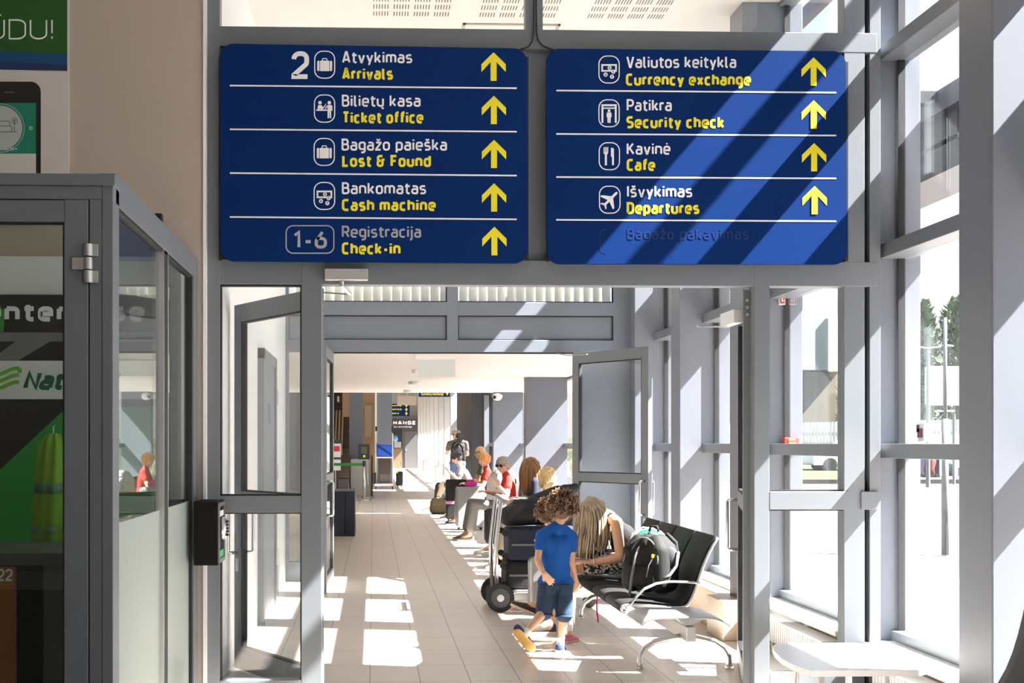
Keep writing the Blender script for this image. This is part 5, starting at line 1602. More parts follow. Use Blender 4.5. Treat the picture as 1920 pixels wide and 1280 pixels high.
# ------------------------------------------------------------------ people sitting along the window wall, facing the corridor
def seat_pose(y, s=1., lean=.25, x=1.97, knee=(1.50, 1.50), foot=(1.44, 1.44), hands=None, look=(-1, -.1, -.15), sp=.10, zs=.475, headup=0., footy=(0, 0)):
    pv = Vector((x, y, zs)); up = Vector((-math.sin(lean), 0, math.cos(lean)))
    ch = pv+up*.34*s; nk = pv+up*.55*s+Vector((-.01, 0, 0)); 
    hd = nk+Vector((-math.sin(lean*.8)*.10-.03, 0, .135))*s
    J = dict(pelvis=pv, chest=ch, neck=nk, head=hd, look=look, sL=ch+up*.13*s+Vector((0, -.19*s, 0)), sR=ch+up*.13*s+Vector((0, .19*s, 0)))
    J['hL'] = pv+Vector((0, -.09, 0)); J['hR'] = pv+Vector((0, .09, 0))
    J['kL'] = Vector((knee[0], y-sp*1.2, zs+.06)); J['kR'] = Vector((knee[1], y+sp*1.2, zs+.06))
    J['aL'] = Vector((foot[0], y-sp+footy[0], .085)); J['aR'] = Vector((foot[1], y+sp+footy[1], .085))
    J['tL'] = J['aL']+Vector((-.12, 0, -.05)); J['tR'] = J['aR']+Vector((-.12, 0, -.05))
    hands = hands or {}
    for q, sg in (('L', -1), ('R', 1)):
        w_ = Vector(hands.get(q, (x-.36*s, y+sg*.10, zs+.20)))
        J['w'+q] = w_
        sh = J['s'+q]; d = w_-sh; L = .29*s
        mid = (sh+w_)/2
        off = math.sqrt(max(.0004, L*L-(d.length/2)**2))
        ax = d.normalized(); dn = Vector((.25, sg*.35, -1)); dn = (dn-ax*dn.dot(ax)).normalized()
        J['e'+q] = mid+dn*off
    J['thL'], J['thR'] = 1, -1
    J['hnL'] = J['hnR'] = (0, 0, -1)
    return J
tanu = mat('tan_sandal', (.50, .34, .20), .7)
def feet_shoes(b, J, s, m, sm, high=.05):
    for q in 'LR':
        a = Vector(J['a'+q]); shoe(b, (a.x+.06*s, a.y, 0), (a.x-.20*s, a.y, 0), (0, 0, 1), m, sm, s, high=high)
# blonde adult nearest the inner door, mostly behind the trolley bags
J = seat_pose(15.05, .84, .05, 2.03, look=(-1, -.25, -.35))
pr, H = person('person with straight golden hair whose head shows just left of the open inner door leaf', J, .84, 'fair', .012)
long_hair(pr, *H[:4], H[4], hgold, .24, 420, (0, 0, -1), 11, .006, front=.55)
shirt(pr, J, .84, mat('white_cotton', (.7, .7, .7), .9), .5); trousers(pr, J, .84, mat('sand_cotton', (.42, .36, .28), .9), 1.85)
feet_shoes(pr, J, .9, M['white'], M['white'])
J = seat_pose(14.45, .66, .05, 1.98, knee=(1.62, 1.62), foot=(1.58, 1.58), zs=.45, look=(-1, -.2, -.4))
pr, H = person('small blond child in front of the golden haired person, half hidden by curls', J, .66, 'fair', .012)
hair_cap(pr, *H[:4], H[4], hgold[1], 0, .014, -.04)
shirt(pr, J, .66, mat('pale_blue_cotton', (.35, .45, .6), .9), .5); trousers(pr, J, .66, denim, 1.85); feet_shoes(pr, J, .66, M['white'], M['white'])
# long haired person in navy, wrist watch
J = seat_pose(16.5, .95, .10, 2.04, knee=(1.47, 1.45), foot=(1.58, 1.50), hands={'L': (1.70, 16.22, .68), 'R': (1.66, 16.45, .68)}, look=(-1, .1, -.30), footy=(.35, .42))
pr, H = person('person with long chestnut hair and navy top sitting beyond the trolley, watch on wrist', J, .99, 'fair', .012)
long_hair(pr, *H[:4], H[4], hbrown, .40, 520, (0, 0, -1), 21, .010, front=.5)
shirt(pr, J, .99, mat('navy_cotton', (.012, .016, .035), .9), .55); trousers(pr, J, .99, mat('charcoal_trousers', (.045, .045, .05), .9, bump=.3, bscale=30), 1.72, flare=1.35)
for q in 'LR':
    a = Vector(J['a'+q]); o = shoe(pr, (a.x+.07, a.y, 0), (a.x-.22, a.y, 0), (0, 0, 1), M['white'], M['letter'], 1.0, 'sneaker')
    sw = [Vector((a.x-.10+k*.02, a.y-.046, .045+.012*(k/6)**2*3)) for k in range(7)]
    build('side_mark', MB().tube(sw, [.002, .006, .009, .009, .007, .005, .002], 6), M['black'], o)
w_ = Vector(J['wL']).lerp(Vector(J['eL']), .08)
build('watch', MB().cyl(w_+Vector((-.02, 0, -.0)), w_+Vector((.02, 0, .01)), .036, 14), M['black'], pr)
# red shirt, sunglasses, grey hair, leaning on the knees
J = seat_pose(19.4, .92, .22, 2.05, knee=(1.46, 1.44), foot=(1.40, 1.36), hands={'L': (1.74, 19.10, .86), 'R': (1.66, 19.5, .70)}, look=(-.6, -.78, -.16), sp=.14)
pr, H = person('grey haired person in red shirt and dark sunglasses leaning forward with folded arms', J, 1.0, 'fair', .012, glasses=M['black'])
hair_cap(pr, *H[:4], H[4], mat('hair_grey', (.34, .30, .25), .6), 0, .012, -.03)
redm = mat('red_cotton', (.50, .025, .018), .9)
shirt(pr, J, 1.0, redm, .5); trousers(pr, J, 1.0, mat('grey_trousers', (.16, .155, .15), .9, bump=.3, bscale=30), 1.78, flare=1.2)
feet_shoes(pr, J, 1.0, mat('grey_slip_on', (.12, .11, .11), .8), cream)
# ginger haired, red shirt, turned to the paper
J = seat_pose(23.2, .95, .16, 2.06, look=(-.9, -.2, -.35), hands={'L': (1.62, 22.96, .72), 'R': (1.62, 23.3, .70)})
pr, H = person('person with ginger hair and red top beside the big white rucksack', J, .95, 'fair', .013)
hair_cap(pr, *H[:4], H[4], mat('hair_ginger', (.60, .30, .10), .6), 0, .022, -.02)
shirt(pr, J, .95, redm, .5); trousers(pr, J, .95, MATS['grey_trousers'], 1.8); feet_shoes(pr, J, .95, navyc, cream)
# bald man with glasses, olive shirt
J = seat_pose(24.80, 1.08, .04, 2.06, look=(-1, -.1, -.1), zs=.50)
pr, H = person('bald person in glasses and olive shirt sitting upright before the wing wall', J, 1.05, 'tan', .013)
build('spectacles', MB().tube([H[0]+H[1]*.10-H[2]*.06+H[3]*.012, H[0]+H[1]*.108+H[3]*.012, H[0]+H[1]*.10+H[2]*.06+H[3]*.012], .006, 6).bar(H[0]+H[1]*.1-H[2]*.066+H[3]*.015, H[0]-H[2]*.08+H[3]*.012, .006, .008), M['black'], pr)
shirt(pr, J, 1.05, mat('olive_cotton', (.09, .10, .06), .9), .5); trousers(pr, J, 1.05, mat('khaki', (.25, .21, .14), .9), 1.8); feet_shoes(pr, J, 1.0, suede, cream)
# reader bent over a white paper, bare legs
J = seat_pose(28.2, 1.0, .48, 2.08, look=(-.9, 0, -.6), knee=(1.50, 1.48), foot=(1.28, 1.30), hands={'L': (1.60, 28.0, .82), 'R': (1.60, 28.32, .82)})
pr, H = person('dark haired person in grey shirt reading a white paper, bare legs and tan shoes', J, 1.0, 'fair', .013)
hair_cap(pr, *H[:4], H[4], mat('hair_black', (.03, .022, .02), .5), 0, .016, -.03)
shirt(pr, J, 1.0, mat('grey_cotton', (.34, .31, .29), .9), .55); trousers(pr, J, 1.0, mat('dark_shorts', (.05, .05, .06), .9), .95); feet_shoes(pr, J, 1.0, tanu, cream)
n0 = Vector((1.52, 28.16, .86))
tag(build('newspaper', MB().sheet([[n0+Vector((-.02-.02*abs(k-2), (k-2)*.085, z)) for k in range(5)] for z in (-.12, 0, .12)]), M['letter'], None, smooth=True, origin=n0, solid=.004), 'white paper held open by the dark haired reader in grey', 'paper')
# standing man with cap and black backpack, seen from behind
Yc = 31.9; xc = 2.02
J = dict(pelvis=(xc, Yc, .93), chest=(xc, Yc, 1.27), neck=(xc+.0, Yc+.02, 1.48), head=(xc-.03, Yc+.06, 1.60), look=(-.75, .55, -.2), sL=(xc-.20, Yc+.03, 1.41), sR=(xc+.20, Yc-.02, 1.41),
         eL=(xc-.27, Yc+.10, 1.15), eR=(xc+.24, Yc+.04, 1.14), wL=(xc-.20, Yc+.28, 1.24), wR=(xc+.12, Yc+.24, 1.10), hL=(xc-.10, Yc, .93), hR=(xc+.10, Yc, .93),
         kL=(xc-.11, Yc+.03, .50), kR=(xc+.11, Yc+.02, .50), aL=(xc-.13, Yc, .085), aR=(xc+.12, Yc-.02, .085), tL=(xc-.16, Yc+.12, .035), tR=(xc+.13, Yc+.10, .035))
pr, H = person('standing person in a cap, grey shirt and jeans with a black backpack, seen from behind', J, 1.0, 'tan', .013)
hair_cap(pr, *H[:4], H[4], MATS['hair_black'], 0, .006, -.03)
c, f_, sd_, u_ = H[0], H[1], H[2], H[3]
cp_ = blob('cap', [('e', c+u_*.055-f_*.008, (.098, .116, .078), Matrix((sd_, f_, u_)).transposed()), ('e', c+u_*.05+f_*.13, (.07, .075, .012), Matrix((sd_, f_, u_)).transposed())], mat('beige_cap', (.30, .24, .19), .9), pr, .008, 2)
shirt(pr, J, 1.0, mat('brown_grey_shirt', (.10, .085, .075), .9), .5); trousers(pr, J, 1.0, mat('blue_jeans', (.05, .09, .18), .9), 1.92)
feet_s = [shoe(pr, (J['a'+q][0], J['a'+q][1]-.08, 0), (J['a'+q][0]-.02, J['a'+q][1]+.20, 0), (0, 0, 1), suede, cream) for q in 'LR']
def rucksack(name, label, c, w_, d_, h_, m, ang=0, straps=True, tilt=0, parts=None):
    c = Vector(c)
    t = thing(name, label, 'backpack', c)
    R = Matrix.Translation(c) @ Matrix.Rotation(ang, 4, 'Z') @ Matrix.Rotation(tilt, 4, 'X')
    def P(x, y, z): return R @ Vector((x*w_, y*d_, z*h_))
    rr = d_*.30
    ex, ey = .5-rr/w_, .5-rr/d_
    body = []
    for x in (-ex, 0, ex):
        for y in (-ey, ey):
            body.append((P(x, y, rr/h_), rr, P(x*.92, y, .66), rr*.95))
            body.append((P(x*.92, y, .66), rr*.95, P(x*.62, y*.6, .93-rr/h_*.8), rr*.8))
    body += [('e', P(0, 0, .45), (w_*.47, d_*.5, h_*.42), R.to_3x3())]
    blob('pack_body', body, m, t, .009, 2)
    blob('front_pocket', [(P(-.24, -.42, .18), d_*.15, P(.24, -.42, .18), d_*.15), (P(-.22, -.42, .40), d_*.13, P(.22, -.42, .40), d_*.13), (P(-.24, -.42, .18), d_*.15, P(-.22, -.42, .40), d_*.13), (P(.24, -.42, .18), d_*.15, P(.22, -.42, .40), d_*.13), ('e', P(0, -.42, .29), (w_*.30, d_*.16, h_*.17), R.to_3x3())], m, t, .009, 2)
    zp = [P(.36*math.cos(a), -.50+.16*math.sin(a), .48+.40*math.sin(a)) for a in [math.pi*i/14 for i in range(15)]]
    build('zip', MB().tube(zp, .006, 6), M['frame_dark'], t, smooth=True)
    build('handle', MB().tube([P(-.1, .2, .96), P(-.07, .2, 1.04), P(.07, .2, 1.04), P(.1, .2, .96)], .009, 8), m, t, smooth=True)
    if straps:
        for x in (-.26, .26):
            build('shoulder_strap', MB().tube([P(x*.7, .42, .92), P(x, .66, .78), P(x*1.1, .72, .5), P(x*1.2, .58, .2), P(x*1.3, .4, .08)], [.016, .022, .022, .016, .010], 8), m, t, smooth=True)
    return t
rucksack('backpack', 'black backpack worn by the standing person in a cap', (xc, Yc-.186, .98), .36, .155, .50, M['blackfab'], 0, False)
rucksack('backpack', 'small black backpack on the floor left of the standing person', (1.68, 32.4, 0), .38, .26, .50, M['blackfab'], .3)
rucksack('backpack', 'olive bag on the floor by the feet of the reader', (1.30, 26.6, 0), .34, .26, .34, mat('olive_bag', (.10, .085, .04), .9), .2)
rucksack('backpack', 'big white and grey rucksack leaning on the seats beside the red shirts', (2.02, 21.1, .375), .52, .34, .66, mat('white_rucksack', (.62, .61, .60), .8, bump=.4, bscale=12), -1.2, True)
rucksack('backpack', 'black backpack with grey straps standing on the nearest bench seat', (1.90, 9.10, .396), .37, .25, .43, M['blackfab'], -.75, True)

bk = [o for o in bpy.data.objects if o.get('label', '').startswith('black backpack with grey straps')][0]
q = lambda px_, py_, Y: W(px_, py_, Y)
build('yellow_tag', MB().obox(q(1224, 1042, 8.93), (1, 0, 0), (0, 1, 0), (0, 0, 1), .008, .004, .011), M['yellow'], bk)
build('mesh_panel', MB().ell(q(1257, 1045, 8.99), (.055, .03, .075)), M['charcoal'], bk, smooth=True)
greyw = mat('grey_webbing', (.17, .17, .17), .8)
build('webbing', MB().tube([q(1272, 1034, 8.97), q(1268, 1060, 8.95), q(1256, 1078, 8.93), q(1238, 1088, 8.92)], .011, 8), greyw, bk, smooth=True)
build('webbing', MB().tube([q(1180, 1118, 9.0), q(1184, 1085, 9.0), q(1192, 1040, 9.02), q(1204, 1018, 9.05)], .010, 8), greyw, bk, smooth=True)
build('zip', MB().tube([q(1212, 1082, 8.93), q(1216, 1060, 8.93), q(1226, 1042, 8.935), q(1240, 1030, 8.95)], .004, 6), greyw, bk, smooth=True)
# ================================================================== LUGGAGE
def suitcase(label, c, sx, sy, sz, m, wheels='down', group=None, edge=None, handle=True, name='suitcase', strap=None):
    """case with its base centre at c; sizes along x, y, z; wheels 'down' or 'left' (lying case)"""
    c = Vector(c); t = thing(name, label, 'suitcase', c, group)
    z0 = c.z+(.045 if wheels == 'down' else 0)
    build('shell', MB().box(c.x-sx/2, c.x+sx/2, c.y-sy/2, c.y+sy/2, z0, c.z+sz), m, t, bevel=.035, bseg=4, smooth=False)
    rb = MB()
    if wheels == 'down': rb.box(c.x-sx/2-.004, c.x+sx/2+.004, c.y-.008, c.y+.008, z0+.03, c.z+sz-.03).box(c.x-sx/2+.03, c.x+sx/2-.03, c.y-.008, c.y+.008, c.z+sz-.002, c.z+sz+.004)
    else: rb.box(c.x-sx/2+.03, c.x+sx/2-.03, c.y-sy/2-.004, c.y-sy/2+.002, c.z+sz/2-.008, c.z+sz/2+.008)
    build('zip_band', rb, edge or M['frame_dark'], t)
    if wheels == 'down':
        for a in (-1, 1):
            for b in (-1, 1):
                p = Vector((c.x+a*(sx/2-.05), c.y+b*(sy/2-.05), c.z+.025))
                build('wheel', MB().cyl(p-Vector((.012, 0, 0)), p+Vector((.012, 0, 0)), .025, 14), M['rubber'], t)
        if handle: build('handle', MB().tube([(c.x-sx*.22, c.y+sy*.3, c.z+sz-.01), (c.x-sx*.22, c.y+sy*.3, c.z+sz+.30), (c.x+sx*.22, c.y+sy*.3, c.z+sz+.30), (c.x+sx*.22, c.y+sy*.3, c.z+sz-.01)], .009, 8), M['steel'], t, smooth=True)
    else:
        for b in (-1, 1):
            for d in (.04, sz-.04):
                p = Vector((c.x-sx/2-.022, c.y+b*(sy/2-.045), c.z+d))
                build('wheel', MB().cyl(p-Vector((0, .014, 0)), p+Vector((0, .014, 0)), .027, 16), M['rubber'], t)
        build('carry_handle', MB().tube([(c.x+.06, c.y-sy/2, c.z+sz*.62), (c.x+.08, c.y-sy/2-.03, c.z+sz*.62), (c.x+.2, c.y-sy/2-.03, c.z+sz*.62), (c.x+.22, c.y-sy/2, c.z+sz*.62)], .009, 8), M['black'], t, smooth=True)
    if strap: build('strap', MB().box(c.x-sx/2-.004, c.x+sx/2+.004, c.y-sy/2-.004, c.y+sy/2+.004, z0+sz*.36, z0+sz*.43), strap, t)
    return t
tr = thing('luggage_trolley', 'steel luggage trolley stacked with black cases beside the curly haired children', 'trolley', (1.45, 11.45, 0))
for y in (11.16, 11.72):
    p = Vector((1.065, y, .12))
    wh = build('wheel', MB().cyl(p-Vector((0, .022, 0)), p+Vector((0, .022, 0)), .12, 28), M['rubber'], tr, bevel=.012)
    build('hub', MB().cyl(p-Vector((0, .026, 0)), p+Vector((0, .026, 0)), .080, 24), mat('hub_grey', (.07, .07, .075), .5), wh)
    build('axle_cap', MB().cyl(p-Vector((0, .03, 0)), p+Vector((0, .03, 0)), .03, 18), M['alu'], wh)
    build('side_rail', MB().bar((1.03, y, .12), (1.92, y, .155), .035, .06), M['alu'], tr, bevel=.006)
p = Vector((1.86, 11.44, .055)); build('front_wheel', MB().cyl(p-Vector((0, .02, 0)), p+Vector((0, .02, 0)), .055, 20), M['rubber'], tr); build('fork', MB().bar((1.86, 11.44, .06), (1.86, 11.44, .15), .05, .03), M['black'], tr)
build('deck', MB().box(1.10, 1.92, 11.18, 11.70, .165, .18), M['alu'], tr)
for y in (11.2, 11.68):
    build('upright', MB().tube([(1.04, y, .16), (1.03, y, .55), (1.07, y, .90), (1.09, y, .95)], .019, 10), M['steel'], tr, smooth=True)
build('push_bar', MB().cyl((1.09, 11.16, .955), (1.09, 11.72, .955), .019, 14), M['steel'], tr, smooth=True)
build('grip', MB().ell((1.085, 11.13, .955), (.045, .06, .035)), mat('grip_grey', (.20, .21, .23), .5), tr, smooth=True)
build('brake_bar', MB().tube([(1.09, 11.18, .93), (1.17, 11.2, .955), (1.30, 11.22, .955)], .012, 8), M['chrome'], tr, smooth=True)
navy_case = mat('navy_case_fabric', (.013, .016, .032), .8, bump=.2, bscale=300)
suitcase('black suitcase lying lowest on the luggage trolley', (1.45, 11.46, .182), .66, .46, .235, M['blackfab'], 'left')
tc = suitcase('navy suitcase lying on the lower case of the trolley', (1.45, 11.46, .420), .62, .44, .275, navy_case, 'left')
build('name_tag', MB().box(1.36, 1.40, 11.236, 11.24, .585, .605), M['letter'], tc)
gs_ = suitcase('small silver case with chrome rim standing before the trolley deck', (1.42, 11.06, 0), .26, .13, .47, mat('silver_shell', (.32, .32, .33), .35, .6), 'down', None, M['chrome'], False, 'cabin_case')
hb_ = thing('holdall', 'big black holdall heaped on top of the trolley cases', 'bag', (1.45, 11.45, .70))
blob('bag_body', [((1.16, 11.40, .79), .085, (1.50, 11.42, .84), .125), ((1.50, 11.42, .84), .125, (1.66, 11.46, .98), .085), ((1.62, 11.45, .97), .085, (1.74, 11.46, 1.03), .045), ((1.2, 11.5, .79), .08, (1.62, 11.52, .82), .11), ((1.14, 11.34, .80), .075, (1.24, 11.30, .90), .05), ((1.30, 11.36, .90), .05, (1.58, 11.38, 1.0), .06)], mat('holdall_black', (.014, .014, .016), .7, bump=.6, bscale=9), hb_, .012, 3)
cw = plane(11.275)
m = MB(); poly(m, [(1010, 963), (1021, 963), (1022.5, 954), (1019, 958), (1017.5, 952), (1015.5, 958), (1013.5, 952), (1012, 958), (1008.5, 954)], cw); build('crown_emblem', m, M['letter'], hb_, fixn=False)
build('carry_strap', MB().tube([(1.12, 11.36, .84), (1.2, 11.27, .93), (1.36, 11.26, .95), (1.5, 11.28, .88)], .014, 8), M['black'], hb_, smooth=True)
suitcase('black suitcase with pink strap standing before the fourth bench', (1.50, 24.1, 0), .38, .30, .76, M['blackfab'], 'down', None, None, False, 'suitcase', mat('pink_strap', (.45, .20, .38), .7))
gsu = suitcase('silver grey suitcase standing between the third and fourth benches', (1.58, 21.8, 0), .46, .34, .70, mat('silver_grey_shell', (.25, .26, .27), .4), 'down', None, None, False)
pu = blob('pouch', [((1.52, 21.7, .745), .038, (1.66, 21.7, .75), .04), ((1.56, 21.7, .80), .03, (1.62, 21.7, .80), .03)], mat('magenta_fabric', (.55, .02, .25), .7), None, .01, 2, (1.58, 21.7, .7))
tag(pu, 'magenta pouch lying on the silver grey suitcase', 'pouch')
cb_ = blob('camera_bag', [((1.90, 18.76, .435), .055, (1.92, 18.88, .435), .055), ((1.93, 18.80, .50), .045, (1.94, 18.86, .50), .045)], M['blackfab'], None, .01, 2, (1.9, 18.8, .38))
tag(cb_, 'small black camera bag on the first seat of the third bench', 'bag')
# soft bag beside the woman, green jacket over the backpack
sbg = thing('tote_bag', 'white and grey soft bag on the seat behind the notebook', 'bag', (1.82, 10.87, .38))
blob('bag_body', [((1.74, 10.87, .46), .075, (1.92, 10.87, .46), .075), ((1.76, 10.87, .56), .05, (1.90, 10.87, .58), .06)], mat('white_canvas', (.70, .70, .72), .9, bump=.3, bscale=30), sbg, .012, 3)
blob('blanket', [((1.72, 10.87, .68), .05, (1.92, 10.87, .72), .065), ((1.76, 10.86, .75), .035, (1.90, 10.87, .78), .04)], mat('grey_blanket', (.10, .10, .12), .95, bump=.5, bscale=18), sbg, .012, 3)
gj = thing('green_jacket', 'green jacket with white stripes draped between backpack and seated person', 'jacket', (1.95, 9.62, .6))
rows = []
pts_ = [(1182, 1050), (1183, 1024), (1190, 1006), (1206, 996), (1222, 996), (1238, 1004), (1250, 1016)]
for k, (px_, py_) in enumerate(pts_):
    rows.append([W(px_, py_, 9.54+.22*j/6)+Vector((.014*math.sin(j*1.7+k), 0, .014*math.sin(j*2.3+k*1.1)+(-.03 if j in (0, 6) else 0))) for j in range(7)])
build('jacket_body', MB().sheet(rows), mat('jacket_green', (.0, .30, .10), .7, bump=.3, bscale=30), gj, smooth=True, solid=.03, subsurf=1)
for j in (1, 2):
    build('white_stripe', MB().tube([r[j]+Vector((-.004, -.004, .017)) for r in rows], .006, 6), M['letter'], gj, smooth=True)
lining = blob('hanging_sleeve', [(W(1186, 1040, 9.66), .03, W(1188, 1082, 9.66), .025)], mat('jacket_mint', (.15, .48, .30), .8), gj, .01, 2)
for z0, z1, px_ in ((1136, 1176, 1119), (1140, 1152, 1146)):
    pass
rs = thing('red_strap', 'red webbing strap dangling under the first bench seat', 'strap', W(1119, 1126, 9.2))
a, b = Vector((1.682, 10.0, .338)), Vector((1.690, 10.0, .068))
build('webbing', MB().sheet([[a+(b-a)*(k/6)+Vector((.004*math.sin(k*1.3)+dx, 0, 0)) for dx in (-.006, .006)] for k in range(7)]), mat('red_webbing', (.55, .01, .06), .7), rs, solid=.003)
# ================================================================== CORRIDOR CEILING AND FAR OBJECTS
ex = thing('exit_sign', 'pale hanging exit light panel under the corridor ceiling', 'sign', (.7, 15, 2.41))
x0, x1 = K(777)*15, K(855)*15
build('mount', MB().box(x0, x1, 14.96, 15.06, 2.36, 2.41), M['whiteplastic'], ex, bevel=.005)
build('panel', MB().box(x0+.04, x1-.01, 15.0, 15.012, ZZ(820, 706, 15), 2.36), mat('acrylic', (.66, .70, .70), .2), ex)
for px_, Y, r in ((779, 18, .05), (777, 21.5, .10), (765, 25, .09)):
    tag(build('smoke_detector', MB().cyl((K(px_)*Y, Y, 2.36), (K(px_)*Y, Y, 2.41), r, 20), M['whiteplastic'], None, bevel=.012, origin=(K(px_)*Y, Y, 2.41)),
        'round ceiling detector in the corridor, %s one from the exit panel' % {18: 'first', 21.5: 'second', 25: 'third'}[Y], 'detector', 'detectors on the corridor ceiling')
cc = W(936, 744, 25.9)
sc_ = thing('security_camera', 'white security camera high on the far wing wall', 'camera', cc)
build('camera_body', MB().ell(cc+Vector((-.04, -.08, 0)), (.09, .11, .075)), M['white'], sc_, smooth=True)
build('lens', MB().ell(cc+Vector((-.10, -.15, -.01)), (.035, .04, .035)), M['black'], sc_, smooth=True)
build('bracket', MB().bar(cc+Vector((0, -.05, 0)), cc+Vector((.05, .1, .02)), .05, .05), M['white'], sc_)
# navy planter boxes
nv = mat('navy_laminate', (.028, .036, .058), .5)
for k, (xa_, xb_) in enumerate(((-.98, -.435), (-.43, -.28))):
    t = thing('low_cabinet', 'navy low cabinet by the inner door leaf, %s of the pair' % ('left' if k == 0 else 'right'), 'cabinet', ((xa_+xb_)/2, 20.5, 0), 'navy low cabinets')
    build('carcass', MB().box(xa_, xb_, 20.3, 21.4, .0, .67), nv, t, bevel=.006)
    build('lid', MB().box(xa_-.002, xb_+.002, 20.29, 21.41, .67, .685), nv, t)
# shop shelving
sh = thing('display_shelf', 'dark brown shop shelving with planks beyond the navy cabinets', 'shelf', (-1.2, 40, 0))
br = mat('dark_walnut', (.055, .032, .018), .6, noise=.2, nscale=6); tn = mat('tan_wood', (.40, .27, .15), .6, noise=.1, nscale=6)
build('back_panel', MB().box(-3, K(655)*40, 40.5, 40.6, 0, 3.2), br, sh)
for z in (1.2, 1.75, 2.6, 3.1): build('shelf_board', MB().box(-3, K(654)*40, 40.1, 40.5, z, z+.05), br, sh)
for px_ in (628, 634, 640): build('plank', MB().bar((K(px_)*40, 40.1, 1.05), (K(px_+3)*40, 40.1, 2.4), .06, .05), tn, sh)
build('upper_panel', MB().box(K(642)*40, K(656)*40, 40.0, 40.1, 2.2, 3.2), mat('peach_panel', (.50, .33, .20), .7), sh)
for k, px_ in enumerate((627, 632, 637)):
    o = build('goods', MB().box(K(px_)*40, K(px_+4)*40, 40.1, 40.35, 2.65+.0*k, 2.65+.12+.05*k), M['white' if k % 2 else 'black'], sh)
struct('trim_40', MB().box(K(655)*37, K(681)*37, 37, 37.6, 0, HC), M['panel'])
struct('trim_41', MB().box(K(706.5)*46, K(735)*46, 46, 46.6, 0, HC), M['panel'])
struct('trim_42', MB().box(K(703)*46, K(706.5)*46, 45.9, 46.6, 0, HC), M['white'])
struct('wall_tan', MB().box(K(678)*47, K(704)*47, 47, 47.2, 0, HC), MATS['peach_panel'])
wc = thing('wall_cabinet', 'tan framed wall cabinet between two grey pillars', 'cabinet', W(690, 822, 46.8))
build('cabinet_frame', MB().box(K(682.5)*46.8, K(698.5)*46.8, 46.8, 47, ZZ(690, 822, 46.8), ZZ(690, 757, 46.8)), tn, wc)
build('cabinet_door', MB().box(K(684)*46.78, K(697)*46.78, 46.78, 46.8, ZZ(690, 820, 46.8), ZZ(690, 759, 46.8)), mat('beige_door', (.55, .46, .34), .6), wc)
wcb = thing('service_counter', 'white service counter in front of the first grey pillar', 'counter', (K(676)*35.5, 35.5, 0))
build('counter_body', MB().box(K(657)*35.5, K(696)*35.5, 35.5, 36.9, 0, .98), mat('counter_white', (.50, .49, .47), .5), wcb, bevel=.01)
for a, b in ((654.5, 657.5), (696, 699)): build('end_panel', MB().box(K(a)*35.45, K(b)*35.45, 35.4, 36.8, 0, 1.08), br, wcb)
lb_ = thing('litter_bin', 'square dark grey litter bin left of the white service counter', 'bin', (K(645)*35, 35, 0))
build('bin_body', MB().box(K(634)*35, K(653)*35, 35, 35.3, 0, .48), M['frame_dark'], lb_, bevel=.01)
build('bin_lid', MB().box(K(633.5)*35, K(653.5)*35, 34.99, 35.31, .48, .50), M['black'], lb_)
wsn = thing('poster_stand', 'white poster stand with a red square beside the inner door leaf', 'stand', (K(632)*34, 34, 0))
build('stand_panel', MB().box(K(618)*34, K(639)*34, 34, 34.03, .72, 1.45), M['white'], wsn)
build('red_square', MB().box(K(622)*34, K(637)*34, 33.99, 34.0, ZZ(630, 846, 34), ZZ(630, 836, 34)), MATS['sign_red'], wsn)
build('navy_band', MB().box(K(618)*34, K(639)*34, 33.99, 34.0, ZZ(630, 861, 34), ZZ(630, 857, 34)), nv, wsn)
build('navy_top', MB().box(K(618)*34, K(641)*34, 33.98, 34.04, 1.40, 1.50), nv, wsn)
build('stand_foot', MB().box(K(628)*34, K(630)*34, 34, 34.03, 0, .72).box(K(620)*34, K(638)*34, 33.85, 34.2, 0, .02), M['alu'], wsn)
# barrier post with belt and navy notice
bp = Vector((K(683)*32.6, 32.6, 0))
bar = thing('belt_barrier', 'steel barrier post with green belt and navy notice on top', 'barrier', bp)
build('post', MB().cyl(bp, bp+Vector((0, 0, .93)), .034, 16), M['steel'], bar, smooth=True)
build('base', MB().cyl(bp, bp+Vector((0, 0, .025)), .17, 24).cyl(bp+Vector((0, 0, .025)), bp+Vector((0, 0, .05)), .12, 24), M['steel'], bar)
build('belt_head', MB().cyl(bp+Vector((0, 0, .86)), bp+Vector((0, 0, .98)), .042, 16), M['black'], bar)
build('belt', MB().box(K(596)*32.6, bp.x, 32.595, 32.605, .86, .93), mat('belt_green', (.01, .17, .02), .6), bar)
nt_ = build('notice', MB().box(K(672)*32.6, K(693)*32.6, 32.58, 32.6, ZZ(683, 861, 32.6), ZZ(683, 832, 32.6)), mat('notice_navy', (.012, .018, .035), .4), bar)
m = MB(); pn = plane(32.57)
for k in range(5): poly(m, [(677, 838+k*2.6), (688, 838+k*2.6), (688, 838.9+k*2.6), (677, 838.9+k*2.6)], pn)
build('notice_lines', m, mat('olive_print', (.20, .19, .08), .6), nt_, fixn=False)
m = MB(); poly(m, [(681, 853), (685, 853), (685, 857), (681, 857)], pn); build('notice_arrow', m, M['yellow'], nt_, fixn=False)
b2 = Vector((K(690)*36.2, 34.6, 0))
bar2 = thing('belt_barrier', 'second low barrier base just behind the green belt post', 'barrier', b2)
build('base', MB().cyl(b2, b2+Vector((0, 0, .03)), .17, 24), M['steel'], bar2); build('post', MB().cyl(b2, b2+Vector((0, 0, .8)), .03, 14), M['steel'], bar2, smooth=True)
